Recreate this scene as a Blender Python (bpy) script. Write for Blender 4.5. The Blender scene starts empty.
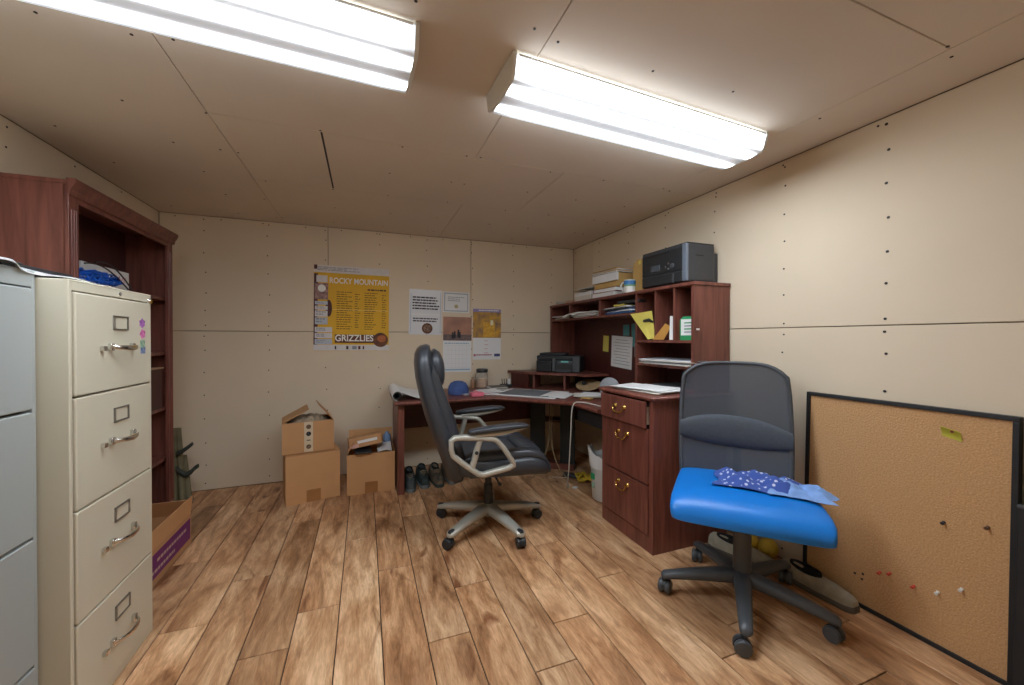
import bpy, bmesh, math, random
from mathutils import Vector, Matrix
random.seed(7)
R = math.radians
scene = bpy.context.scene
COL = scene.collection

# ------------------------------------------------------------------ camera
F_PX, YAW, CAM_H, PITCH = 389.0, R(20.7), 1.15, R(0.4)
cd = bpy.data.cameras.new('camera'); cam = bpy.data.objects.new('camera', cd); COL.objects.link(cam)
cam.location = (0, 0, CAM_H)
cam.rotation_euler = (R(90) - PITCH, 0, -YAW)
cd.sensor_width = 36.0; cd.lens = F_PX / 1024 * 36.0
cd.shift_y = (340.716 - 342.5) / 1024      # the horizon sits a little above the middle
cd.clip_start = 0.02
scene.camera = cam

# ------------------------------------------------------------------ world + exposure
w = bpy.data.worlds.new('world'); scene.world = w; w.use_nodes = True
w.node_tree.nodes['Background'].inputs[0].default_value = (0.75, 0.85, 1.0, 1)
w.node_tree.nodes['Background'].inputs[1].default_value = 0.3
vs = scene.view_settings
scene.display_settings.display_device = 'sRGB'
vs.view_transform = 'Standard'; vs.look = 'None'; vs.gamma = 1.0; vs.use_curve_mapping = False
vs.exposure = 0.42
LAMP_POWER = 100.0          # strength of the two fluorescent lenses
scene.cycles.use_denoising = True
scene.cycles.max_bounces = 10
scene.cycles.diffuse_bounces = 10

# ------------------------------------------------------------------ helpers: materials
def lin(c):
    return tuple(((x/255)/12.92 if x/255 <= .04045 else ((x/255+.055)/1.055)**2.4) for x in c) + (1.0,)

MATS = {}
def nodes_of(m):
    m.use_nodes = True
    nt = m.node_tree
    return nt, nt.nodes, nt.links, nt.nodes['Principled BSDF']

def mat(name, rgb, rough=.5, metal=0.0, var=0.0, scale=6.0, bump=0.0, bump_scale=60.0, coat=0.0, stretch=None, spec=.5, rgb2=None):
    """plain procedural material: base colour with a noise variation and a fine bump"""
    if name in MATS: return MATS[name]
    m = bpy.data.materials.new(name); nt, N, L, b = nodes_of(m)
    b.inputs['Roughness'].default_value = rough; b.inputs['Metallic'].default_value = metal
    b.inputs['Specular IOR Level'].default_value = spec
    b.inputs['Coat Weight'].default_value = coat
    tc = N.new('ShaderNodeTexCoord')
    mp = N.new('ShaderNodeMapping'); L.new(tc.outputs['Object'], mp.inputs[0])
    if stretch: mp.inputs['Scale'].default_value = stretch
    c = lin(rgb)
    if var > 0 or rgb2:
        n = N.new('ShaderNodeTexNoise'); n.inputs['Scale'].default_value = scale; n.inputs['Detail'].default_value = 5
        L.new(mp.outputs[0], n.inputs['Vector'])
        r = N.new('ShaderNodeValToRGB'); L.new(n.outputs[0], r.inputs[0])
        lo = lin(rgb2) if rgb2 else tuple(x*(1-var) for x in c[:3]) + (1,)
        hi = c if rgb2 else tuple(min(1, x*(1+var)) for x in c[:3]) + (1,)
        r.color_ramp.elements[0].position = .3; r.color_ramp.elements[0].color = lo
        r.color_ramp.elements[1].position = .7; r.color_ramp.elements[1].color = hi
        L.new(r.outputs[0], b.inputs['Base Color'])
    else:
        b.inputs['Base Color'].default_value = c
    if bump > 0:
        n2 = N.new('ShaderNodeTexNoise'); n2.inputs['Scale'].default_value = bump_scale; n2.inputs['Detail'].default_value = 4
        L.new(mp.outputs[0], n2.inputs['Vector'])
        bp = N.new('ShaderNodeBump'); bp.inputs['Strength'].default_value = bump; bp.inputs['Distance'].default_value = .01
        L.new(n2.outputs[0], bp.inputs['Height']); L.new(bp.outputs[0], b.inputs['Normal'])
    MATS[name] = m
    return m

def mat_plank():
    m = bpy.data.materials.new('rustic_oak_plank'); nt, N, L, b = nodes_of(m)
    tc = N.new('ShaderNodeTexCoord'); oi = N.new('ShaderNodeObjectInfo')
    off = N.new('ShaderNodeVectorMath'); off.operation = 'SCALE'; off.inputs[0].default_value = (13.7, 41.3, 7.1)
    L.new(oi.outputs['Random'], off.inputs['Scale'])
    ad = N.new('ShaderNodeVectorMath'); ad.operation = 'ADD'
    L.new(tc.outputs['Object'], ad.inputs[0]); L.new(off.outputs[0], ad.inputs[1])
    def noise(sc, scale, detail, rough=.55, dist=0.0):
        mp = N.new('ShaderNodeMapping'); mp.inputs['Scale'].default_value = sc
        L.new(ad.outputs[0], mp.inputs[0])
        n = N.new('ShaderNodeTexNoise'); n.inputs['Scale'].default_value = scale; n.inputs['Detail'].default_value = detail
        n.inputs['Roughness'].default_value = rough; n.inputs['Distortion'].default_value = dist
        L.new(mp.outputs[0], n.inputs['Vector']); return n.outputs[0]
    def ramp(src, stops):
        r = N.new('ShaderNodeValToRGB'); L.new(src, r.inputs[0])
        e = r.color_ramp.elements
        while len(e) < len(stops): e.new(.5)
        for k, (p, c) in enumerate(stops): e[k].position = p; e[k].color = c if len(c) == 4 else lin(c)
        return r.outputs[0]
    def mix(kind, fac, a, c):
        x = N.new('ShaderNodeMix'); x.data_type = 'RGBA'; x.blend_type = kind
        if isinstance(fac, float): x.inputs[0].default_value = fac
        else: L.new(fac, x.inputs[0])
        L.new(a, x.inputs[6]); L.new(c, x.inputs[7]); return x.outputs[2]
    broad = ramp(noise((2.4, .8, 1), 2.2, 4, .6, .8), [(.28, PL[0]), (.45, PL[1]), (.62, PL[2]), (.8, PL[3])])
    streak = ramp(noise((9, 1.5, 1), 2.0, 9, .68, 1.1), [(.28, (112, 82, 62)), (.44, (210, 192, 174)), (.58, (255, 255, 255))])
    grain = ramp(noise((60, 7, 1), 3.0, 6, .7, .5), [(.3, (196, 186, 176)), (.6, (255, 255, 255))])
    c = mix('MULTIPLY', .75, broad, streak)
    c = mix('MULTIPLY', .7, c, grain)
    # dark knots and smoky patches
    vor = N.new('ShaderNodeTexNoise'); mp = N.new('ShaderNodeMapping'); mp.inputs['Scale'].default_value = (4, 1.2, 1)
    L.new(ad.outputs[0], mp.inputs[0]); L.new(mp.outputs[0], vor.inputs['Vector']); vor.inputs['Scale'].default_value = 1.7
    vor.inputs['Detail'].default_value = 9; vor.inputs['Distortion'].default_value = 1.4
    knots = ramp(vor.outputs[0], [(.0, (255, 255, 255)), (.60, (255, 255, 255)), (.70, (160, 124, 100)), (.80, (84, 60, 46))])
    c = mix('MULTIPLY', .85, c, knots)
    tone = N.new('ShaderNodeHueSaturation')
    mr = N.new('ShaderNodeMapRange'); mr.inputs[3].default_value = .84; mr.inputs[4].default_value = 1.2
    L.new(oi.outputs['Random'], mr.inputs[0]); L.new(mr.outputs[0], tone.inputs['Value']); L.new(c, tone.inputs['Color'])
    L.new(tone.outputs[0], b.inputs['Base Color'])
    b.inputs['Roughness'].default_value = .42; b.inputs['Specular IOR Level'].default_value = .4
    bp = N.new('ShaderNodeBump'); bp.inputs['Strength'].default_value = .12; bp.inputs['Distance'].default_value = .003
    L.new(noise((70, 4, 1), 3.0, 4), bp.inputs['Height']); L.new(bp.outputs[0], b.inputs['Normal'])
    return m
PL = [(140, 99, 66), (204, 158, 116), (232, 192, 150), (244, 214, 178)]

def mat_cherry():
    m = bpy.data.materials.new('cherry_laminate'); nt, N, L, b = nodes_of(m)
    tc = N.new('ShaderNodeTexCoord'); mp = N.new('ShaderNodeMapping'); L.new(tc.outputs['Object'], mp.inputs[0])
    mp.inputs['Scale'].default_value = (14, 14, 1.2)
    n = N.new('ShaderNodeTexNoise'); n.inputs['Scale'].default_value = 2.5; n.inputs['Detail'].default_value = 7; n.inputs['Distortion'].default_value = .8
    L.new(mp.outputs[0], n.inputs['Vector'])
    r = N.new('ShaderNodeValToRGB'); L.new(n.outputs[0], r.inputs[0])
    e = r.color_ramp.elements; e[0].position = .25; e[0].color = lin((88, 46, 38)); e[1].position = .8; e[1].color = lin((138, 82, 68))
    L.new(r.outputs[0], b.inputs['Base Color']); b.inputs['Roughness'].default_value = .38
    return m

def mat_lens(output=1.0, side=3.0, base=.42):
    """prismatic acrylic lens lit by two tubes behind it (the tubes show as two brighter bands along the lamp)"""
    m = bpy.data.materials.new('lit_prismatic_lens'); nt, N, L, b = nodes_of(m)
    tc = N.new('ShaderNodeTexCoord'); sp = N.new('ShaderNodeSeparateXYZ'); L.new(tc.outputs['Object'], sp.inputs[0])
    def math_(op, a, c=None):
        x = N.new('ShaderNodeMath'); x.operation = op
        for k, v in enumerate((a, c)):
            if v is None: continue
            if isinstance(v, (int, float)): x.inputs[k].default_value = v
            else: L.new(v, x.inputs[k])
        return x.outputs[0]
    ay = math_('ABSOLUTE', sp.outputs['Y'])
    d = math_('DIVIDE', math_('SUBTRACT', ay, .055), .0155)
    g = math_('POWER', 2.718, math_('MULTIPLY', math_('MULTIPLY', d, d), -1.0))
    ax = math_('ABSOLUTE', sp.outputs['X'])
    ex = N.new('ShaderNodeMapRange'); ex.inputs[1].default_value = .60; ex.inputs[2].default_value = .53
    ex.inputs[3].default_value = .0; ex.inputs[4].default_value = 1.0; L.new(ax, ex.inputs[0])
    sd = N.new('ShaderNodeMapRange'); sd.inputs[1].default_value = -.079; sd.inputs[2].default_value = -.068; L.new(sp.outputs['Z'], sd.inputs[0])
    k = math_('MULTIPLY', math_('ADD', math_('MULTIPLY', g, LAMP_POWER*output), math_('ADD', math_('MULTIPLY', sd.outputs[0], side), base)), math_('ADD', math_('MULTIPLY', ex.outputs[0], .7), .3))
    st = k
    b.inputs['Base Color'].default_value = lin((225, 230, 235)); b.inputs['Roughness'].default_value = .35
    b.inputs['Emission Color'].default_value = lin(LAMP_RGB)
    L.new(st, b.inputs['Emission Strength'])
    # fine prism relief
    wv = N.new('ShaderNodeTexChecker'); wv.inputs['Scale'].default_value = 220
    L.new(tc.outputs['Object'], wv.inputs['Vector'])
    bp = N.new('ShaderNodeBump'); bp.inputs['Strength'].default_value = .3; bp.inputs['Distance'].default_value = .002
    L.new(wv.outputs['Fac'], bp.inputs['Height']); L.new(bp.outputs[0], b.inputs['Normal'])
    return m
LAMP_RGB = (232, 243, 255)

def mat_mesh_fabric():
    m = bpy.data.materials.new('grey_mesh_fabric'); nt, N, L, b = nodes_of(m)
    b.inputs['Base Color'].default_value = lin((78, 83, 90)); b.inputs['Roughness'].default_value = .75
    tr = N.new('ShaderNodeBsdfTransparent'); mx = N.new('ShaderNodeMixShader'); mx.inputs[0].default_value = .72
    out = N['Material Output']
    L.new(tr.outputs[0], mx.inputs[1]); L.new(b.outputs[0], mx.inputs[2]); L.new(mx.outputs[0], out.inputs[0])
    return m

def mat_glass(name, rgb, alpha=.25):
    m = bpy.data.materials.new(name); nt, N, L, b = nodes_of(m)
    b.inputs['Base Color'].default_value = lin(rgb); b.inputs['Roughness'].default_value = .05
    tr = N.new('ShaderNodeBsdfTransparent'); mx = N.new('ShaderNodeMixShader'); mx.inputs[0].default_value = alpha
    L.new(tr.outputs[0], mx.inputs[1]); L.new(b.outputs[0], mx.inputs[2]); L.new(mx.outputs[0], N['Material Output'].inputs[0])
    return m

def mat_cork():
    m = mat('cork', (206, 163, 114), .9, var=.0, rgb2=(184, 140, 94), scale=160, bump=.35, bump_scale=170)
    return m

# ------------------------------------------------------------------ helpers: geometry
class MB:
    def __init__(self): self.bm = bmesh.new()
    def box(self, lo, hi, bevel=0.0, rot=None, segs=2):
        lo = Vector(lo); hi = Vector(hi); c = (lo+hi)/2; s = hi-lo
        r = bmesh.ops.create_cube(self.bm, size=1.0)
        vs_ = r['verts']
        for v in vs_: v.co = Vector((v.co.x*s.x, v.co.y*s.y, v.co.z*s.z))
        if bevel > 0:
            es = list({e for v in vs_ for e in v.link_edges})
            br = bmesh.ops.bevel(self.bm, geom=es, offset=min(bevel, min(s)*.49), segments=segs, affect='EDGES', profile=.5)
            vs_ = list({v for f in br['faces'] for v in f.verts} | {v for v in vs_ if v.is_valid})
        M = Matrix.Translation(c) @ (rot.to_4x4() if rot else Matrix.Identity(4))
        for v in vs_: v.co = M @ v.co
        return self
    def rings(self, rings, cap=True, closed=False):
        """skin a list of equal rings"""
        bm = self.bm; rv = [[bm.verts.new(p) for p in r] for r in rings]
        n = len(rv[0]); m = len(rv)
        for i in range(m if closed else m-1):
            a, c = rv[i], rv[(i+1) % m]
            for j in range(n):
                k = (j+1) % n
                try: bm.faces.new((a[j], a[k], c[k], c[j]))
                except ValueError: pass
        if cap and not closed:
            for r in (rv[0], rv[-1]):
                try: bm.faces.new(r)
                except ValueError: pass
        return self
    def tube(self, pts, r=.005, n=8, closed=False, flat=1.0):
        pts = [Vector(p) for p in pts]; rr = r if isinstance(r, (list, tuple)) else [r]*len(pts)
        rings = []; prev = None
        for i, p in enumerate(pts):
            if closed: t = pts[(i+1) % len(pts)] - pts[i-1]
            else: t = pts[min(i+1, len(pts)-1)] - pts[max(i-1, 0)]
            if t.length < 1e-9: t = Vector((0, 0, 1))
            t.normalize()
            if prev is None:
                prev = Vector((0, 0, 1)) if abs(t.z) < .9 else Vector((1, 0, 0))
            u = prev - t*prev.dot(t)
            if u.length < 1e-6: u = t.orthogonal()
            u.normalize(); prev = u; v = t.cross(u)
            rings.append([p + (u*math.cos(2*math.pi*k/n)*flat + v*math.sin(2*math.pi*k/n))*rr[i] for k in range(n)])
        return self.rings(rings, closed=closed)
    def lathe(self, prof, n=20, c=(0, 0, 0)):
        c = Vector(c)
        return self.rings([[c + Vector((max(r, 1e-4)*math.cos(2*math.pi*k/n), max(r, 1e-4)*math.sin(2*math.pi*k/n), z)) for k in range(n)] for r, z in prof])
    def prism(self, poly, d0, d1, axis='z'):
        def P(a, b_, d): return {'z': (a, b_, d), 'y': (a, d, b_), 'x': (d, a, b_)}[axis]
        return self.rings([[Vector(P(a, b_, d)) for a, b_ in poly] for d in (d0, d1)])
    def sheet(self, fn, nu, nv, th=.0015, u0=0, u1=1, v0=0, v1=1):
        """thin sheet following fn(u,v)->Vector, given real thickness"""
        bm = self.bm; g = []
        P = [[Vector(fn(u0+(u1-u0)*i/nu, v0+(v1-v0)*j/nv)) for j in range(nv+1)] for i in range(nu+1)]
        def nrm(i, j):
            a = P[min(i+1, nu)][j]-P[max(i-1, 0)][j]; c = P[i][min(j+1, nv)]-P[i][max(j-1, 0)]
            n = a.cross(c); return n.normalized() if n.length > 1e-12 else Vector((0, 0, 1))
        T = [[bm.verts.new(P[i][j]+nrm(i, j)*th/2) for j in range(nv+1)] for i in range(nu+1)]
        B = [[bm.verts.new(P[i][j]-nrm(i, j)*th/2) for j in range(nv+1)] for i in range(nu+1)]
        for i in range(nu):
            for j in range(nv):
                bm.faces.new((T[i][j], T[i+1][j], T[i+1][j+1], T[i][j+1]))
                bm.faces.new((B[i][j], B[i][j+1], B[i+1][j+1], B[i+1][j]))
        for i in range(nu):
            bm.faces.new((T[i][0], B[i][0], B[i+1][0], T[i+1][0])); bm.faces.new((T[i][nv], T[i+1][nv], B[i+1][nv], B[i][nv]))
        for j in range(nv):
            bm.faces.new((T[0][j], T[0][j+1], B[0][j+1], B[0][j])); bm.faces.new((T[nu][j], B[nu][j], B[nu][j+1], T[nu][j+1]))
        return self
    def xf(self, M):
        for v in self.bm.verts: v.co = M @ v.co
        return self
    def build(self, name, material, parent=None, smooth=False, sub=0, loc=None, rot=None):
        bmesh.ops.recalc_face_normals(self.bm, faces=self.bm.faces[:])
        me = bpy.data.meshes.new(name); self.bm.to_mesh(me); self.bm.free()
        me.materials.append(material)
        if smooth:
            me.polygons.foreach_set('use_smooth', [True]*len(me.polygons))
            me.set_sharp_from_angle(angle=R(48))
        o = bpy.data.objects.new(name, me); COL.objects.link(o)
        if parent: o.parent = parent
        if loc is not None: o.location = loc
        if rot is not None: o.rotation_euler = rot
        if sub:
            md = o.modifiers.new('sub', 'SUBSURF'); md.levels = sub; md.render_levels = sub
        return o

def B(lo, hi, bevel=0.0, **k): return MB().box(lo, hi, bevel, **k)

def ring(c, u, v, a, b_, n=20, e=2.6, ph=0.0):
    c = Vector(c); u = Vector(u); v = Vector(v); out = []
    for k in range(n):
        t = 2*math.pi*k/n + ph
        cs, sn = math.cos(t), math.sin(t)
        out.append(c + u*(a*math.copysign(abs(cs)**(2/e), cs)) + v*(b_*math.copysign(abs(sn)**(2/e), sn)))
    return out

def tag(o, label, cat, group=None):
    o['label'] = label; o['category'] = cat
    if group: o['group'] = group
    return o
def thing(name, label, cat, loc=(0, 0, 0), rz=0.0, group=None):
    o = bpy.data.objects.new(name, None); COL.objects.link(o)
    o.empty_display_size = .05
    o.location = loc; o.rotation_euler = (0, 0, rz)
    return tag(o, label, cat, group)
def struct(o): o['kind'] = 'structure'; return o
def copy_obj(o, parent=None, loc=None, rz=None):
    c = o.copy(); COL.objects.link(c)
    if parent is not None: c.parent = parent
    if loc is not None: c.location = loc
    if rz is not None: c.rotation_euler = (c.rotation_euler.x, c.rotation_euler.y, rz)
    return c

def text_part(txt, size, material, parent, M, name='lettering', depth=.0004, width=None, bold=0.0):
    """flat printed lettering as a thin mesh; M maps the text plane (x right, y up, z towards the reader)"""
    cu = bpy.data.curves.new('t', 'FONT'); cu.body = txt; cu.size = size; cu.extrude = depth; cu.align_x = 'CENTER'; cu.align_y = 'CENTER'
    cu.offset = bold
    ob = bpy.data.objects.new('t', cu); COL.objects.link(ob)
    dg = bpy.context.evaluated_depsgraph_get(); dg.update()
    me = bpy.data.meshes.new_from_object(ob.evaluated_get(dg))
    bpy.data.objects.remove(ob); bpy.data.curves.remove(cu)
    if width:
        xs = [v.co.x for v in me.vertices]
        if xs:
            k = width/(max(xs)-min(xs)); c = (max(xs)+min(xs))/2
            for v in me.vertices: v.co.x = (v.co.x-c)*k
    me.transform(M); me.materials.clear(); me.materials.append(material)
    me.name = name
    o = bpy.data.objects.new(name, me); COL.objects.link(o); o.parent = parent
    return o

# ------------------------------------------------------------------ materials in use
M_DRY = mat('bare_drywall_paper', (218, 202, 176), .92, var=.05, scale=1.3, bump=.03, bump_scale=14)
M_DRYC = mat('bare_drywall_ceiling', (214, 202, 186), .92, var=.05, scale=1.1, bump=.03, bump_scale=14)
M_GAP = mat('joint_shadow_backing', (132, 114, 92), .95, var=.05)
M_SCREW = mat('dark_screw_head', (38, 34, 32), .5, metal=.3)
M_PLANK = mat_plank()
M_FLOORGAP = mat('plank_groove', (58, 40, 30), .8, var=.1)
M_CH = mat_cherry()
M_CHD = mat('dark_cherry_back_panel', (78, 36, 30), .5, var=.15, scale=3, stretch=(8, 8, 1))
M_LENS = mat_lens(.70, 5.0, .42); M_LENS_OLD = mat_lens(.90, 2.6, .26)
M_WHITE = mat('white_enamel', (222, 222, 216), .4, var=.02)
M_CREAM = mat('cream_enamel_steel', (205, 198, 176), .38, var=.025, scale=3, bump=.02, bump_scale=160)
M_CREAMSIDE = M_CREAM
M_GREY = mat('grey_enamel_steel', (160, 165, 162), .42, var=.03, scale=3)
M_CHROME = mat('chrome', (215, 215, 212), .18, metal=1.0, var=.02)
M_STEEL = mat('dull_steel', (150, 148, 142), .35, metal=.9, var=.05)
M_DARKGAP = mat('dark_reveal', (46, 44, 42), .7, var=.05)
M_CARD = mat('corrugated_cardboard', (204, 156, 106), .85, var=.05, scale=5, bump=.04, bump_scale=40)
M_CARD2 = mat('brown_cardboard', (190, 144, 98), .85, var=.06, scale=5, bump=.04, bump_scale=40)
M_CARDIN = mat('cardboard_inside', (150, 112, 76), .9, var=.06, scale=8)
M_TAPE = mat('brown_packing_tape', (166, 116, 68), .35, var=.06, scale=20)
M_PAPER = mat('white_paper', (226, 226, 224), .8, var=.015, scale=4)
M_INK = mat('dark_ink', (48, 46, 50), .8, var=.1)
M_GINK = mat('grey_ink', (140, 142, 150), .8, var=.1)
M_BLACK = mat('black_plastic', (40, 42, 44), .45, var=.08, scale=30)
M_BLACKM = mat('matt_black_paint', (28, 28, 30), .6, var=.1, scale=20)
M_LEATHER = mat('black_bonded_leather', (52, 55, 60), .36, var=.08, scale=12, bump=.06, bump_scale=120)
M_SILVER = mat('silver_beige_plastic', (180, 177, 165), .33, metal=.4, var=.03)
M_BLUE = mat('blue_vinyl', (8, 120, 210), .38, var=.05, scale=5, bump=.02, bump_scale=120)
M_MESH = mat_mesh_fabric()
M_GFAB = mat('charcoal_fabric', (72, 77, 84), .8, var=.1, scale=60, bump=.08, bump_scale=220)
M_GPLA = mat('dark_grey_plastic', (72, 75, 78), .42, var=.06, scale=20)
M_BRASS = mat('polished_brass', (206, 170, 98), .22, metal=1.0, var=.05)
M_CORK = mat_cork()

# ------------------------------------------------------------------ the room
XL, XR, YB, YF, ZC = -1.40, 2.03, 3.56, -0.45, 2.07
PT = .012                                    # drywall thickness
def panels(name, root_lo, root_hi, rects, axis, face, inward, material, screws):
    """a wall or ceiling: backing mesh, one child per drywall sheet, and the screw heads"""
    root = struct(B(root_lo, root_hi).build(name, M_GAP))
    g = .0022 if name != 'ceiling' else .0014
    for (a0, a1, b0, b1) in rects:
        proud = random.uniform(-.0008, .0008)
        f0, f1 = sorted((face - inward*PT*.98, face + inward*proud))
        lo = [0, 0, 0]; hi = [0, 0, 0]
        oth = [k for k in range(3) if k != axis]
        lo[axis], hi[axis] = f0, f1
        lo[oth[0]], hi[oth[0]] = a0+g, a1-g; lo[oth[1]], hi[oth[1]] = b0+g, b1-g
        B(lo, hi, .0015, segs=1).build('drywall_sheet', material, root)
    mb = MB()
    oth = [k for k in range(3) if k != axis]
    for (a, b_, r) in screws:
        rg = []
        for d, k in ((-.001, 1.0), (.0018, 1.0), (.0022, .6)):
            pts = []
            for q in range(6):
                p = [0, 0, 0]; p[axis] = face + inward*d
                p[oth[0]] = a + r*k*math.cos(q*math.pi/3); p[oth[1]] = b_ + r*k*math.sin(q*math.pi/3)
                pts.append(Vector(p))
            rg.append(pts)
        mb.rings(rg)
    if screws:
        s = mb.build('screw_head', M_SCREW, root); s['kind'] = 'stuff'
    return root
def jit(a, s=.012): return a + random.uniform(-s, s)
JZ = 1.203
# back wall
sb = []
for k in range(9):
    x = -1.127 + .414*k
    if x > XR: break
    for z in (.06, .2, .36, .54, .72, .9, 1.05, 1.17, 1.235, 1.36, 1.5, 1.65, 1.8, 1.95, 2.04):
        sb.append((jit(x, .008), jit(z), .0048))
for k in range(12): sb.append((jit(-1.3+.28*k), 2.05, .0045))
panels('wall_back', (XL-.1, YB+PT, -.05), (XR+.1, YB+.1, ZC+.05),
       [(XL, -.285, JZ, ZC), (-.285, .933, JZ, ZC), (.933, XR, JZ, ZC), (XL, 1.80, 0, JZ), (1.80, XR, 0, JZ)], 1, YB, -1, M_DRY, sb)
# right wall
sr = []
for k in range(-4, 7):
    y = .964 + .425*k
    for z in (.06, .22, .4, .58, .75, .93, 1.08, 1.18, 1.225, 1.38, 1.52, 1.66, 1.8, 1.94, 2.03):
        sr.append((jit(y, .006), jit(z), .0046 if y > 1.2 else .006))
for k in range(10): sr.append((jit(-.6+.4*k), 2.045, .0045))
panels('wall_right', (XR+PT, YF-.1, -.05), (XR+.1, YB+.1, ZC+.05),
       [(YF, 3.2, JZ, ZC), (3.2, YB, JZ, ZC), (YF, 2.3, 0, JZ), (2.3, YB, 0, JZ)], 0, XR, -1, M_DRY, sr)
# left wall and the wall behind the camera
sl = [(jit(-.6+.41*k, .006), jit(z), .0046) for k in range(10) for z in (.1, .4, .7, 1.0, 1.17, 1.235, 1.5, 1.75, 1.95, 2.04)]
panels('wall_left', (XL-.1, YF-.1, -.05), (XL-PT, YB+.1, ZC+.05),
       [(YF, 1.1, JZ, ZC), (1.1, YB, JZ, ZC), (YF, 2.3, 0, JZ), (2.3, YB, 0, JZ)], 0, XL, 1, M_DRY, sl)
panels('wall_front', (XL-.1, YF-.1, -.05), (XR+.1, YF-PT, ZC+.05),
       [(XL, .3, JZ, ZC), (.3, XR, JZ, ZC), (XL, -.2, 0, JZ), (-.2, XR, 0, JZ)], 1, YF, 1, M_DRY, [])
# ceiling
sc_ = []
for y in (.25, .67, 1.08, 1.5, 1.93, 2.28, 2.63, 3.0, 3.4):
    for x in (-1.25, -.85, -.63, -.57, -.2, .15, .5, .56, .95, 1.3, 1.7, 1.78):
        if random.random() < .75: sc_.append((jit(x, .03), jit(y, .02), .0048))
panels('ceiling', (XL-.1, YF-.1, ZC+PT), (XR+.1, YB+.1, ZC+.1),
       [(XL, -.6, YF, 3.56), (-.6, .53, YF, 1.93), (.53, 1.745, YF, .67), (.53, 1.745, .67, 1.93), (1.745, XR, YF, 1.93),
        (-.6, -.18, 1.93, 2.63), (-.18, 1.04, 1.93, 2.63), (1.04, XR, 1.93, 2.63),
        (-.6, .63, 2.63, YB), (.63, XR, 2.63, YB)], 2, ZC, -1, M_DRYC, sc_)
c_root = bpy.data.objects['ceiling']
# one open, darker joint between two ceiling sheets
B((-.1845, 1.935, ZC-.0012), (-.1755, 2.625, ZC+.004)).build('open_joint', M_DARKGAP, c_root)

# floor planks
floor = struct(B((XL-.05, YF-.05, -.05), (XR+.05, YB+.05, -.0055)).build('floor', M_FLOORGAP))
PW, X0 = .1625, -.592
known = {-2: 2.435, -1: 1.89, 0: 2.176, 1: 1.637, 2: 1.83, 3: 2.385, 4: 2.02, 5: 1.477, 6: 1.762, 7: 1.216, 8: 1.401, 9: 1.961, 10: 1.591,
         11: 1.032, 12: 2.25, 13: .792, 14: .99, 15: 1.7}
PLEN = 1.105
for k in range(-5, 18):
    x0 = max(X0 + PW*k, XL); x1 = min(X0 + PW*(k+1), XR)
    if x1 - x0 < .01: continue
    j = known.get(k, 1.2 + (k*.43) % 1.1)
    while j > YF: j -= PLEN
    y = j
    while y < YB:
        a = max(y, YF); c = min(y+PLEN, YB)
        if c - a > .01:
            cx, cy = (x0+x1)/2, (a+c)/2
            B((x0-cx+.0019, a-cy+.0019, -.007), (x1-cx-.0019, c-cy-.0019, 0.0), .0016, segs=1).build('plank', M_PLANK, floor, loc=(cx, cy, 0))
        y += PLEN

# ------------------------------------------------------------------ two fluorescent wraparound lamps
def wrap_lamp(cx, cy, rz, label, lens):
    t = thing('ceiling_light', label, 'ceiling light', (cx, cy, ZC), rz, 'fluorescent wraparound ceiling lights')
    Lh, Wh = .622, .127
    B((-Lh+.01, -.11, -.028), (Lh-.01, .11, -.0005), .004).build('housing', M_WHITE, t)
    prof = [(-Wh, -.012), (-Wh+.006, -.032), (-Wh+.016, -.066), (-Wh+.026, -.078), (-.05, -.084), (.05, -.084), (Wh-.026, -.078), (Wh-.016, -.066), (Wh-.006, -.032), (Wh, -.012)]
    MB().rings([[Vector((x, a, b_)) for a, b_ in prof] for x in (-Lh+.012, Lh-.012)], cap=False).build('lens', lens, t)
    for s in (-1, 1):
        MB().prism([(a*1.015, b_*1.02-.0005) for a, b_ in prof] + [(Wh*1.0, -.001), (-Wh*1.0, -.001)], s*(Lh-.012), s*Lh, 'x').build('end_cap', M_WHITE, t)
    for s in (-1, 1):
        MB().tube([(-Lh+.02, s*Wh, -.011), (Lh-.02, s*Wh, -.011)], .004, 6).build('lens_rail', M_WHITE, t)
    return t
wrap_lamp(1.06, 1.322, R(2.8), 'lit fluorescent ceiling light with both tubes showing, nearest the right wall', M_LENS)
wrap_lamp(-.475, 1.262, R(2.4), 'lit fluorescent ceiling light with a ribbed lens, above the filing cabinets', M_LENS_OLD)

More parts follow.
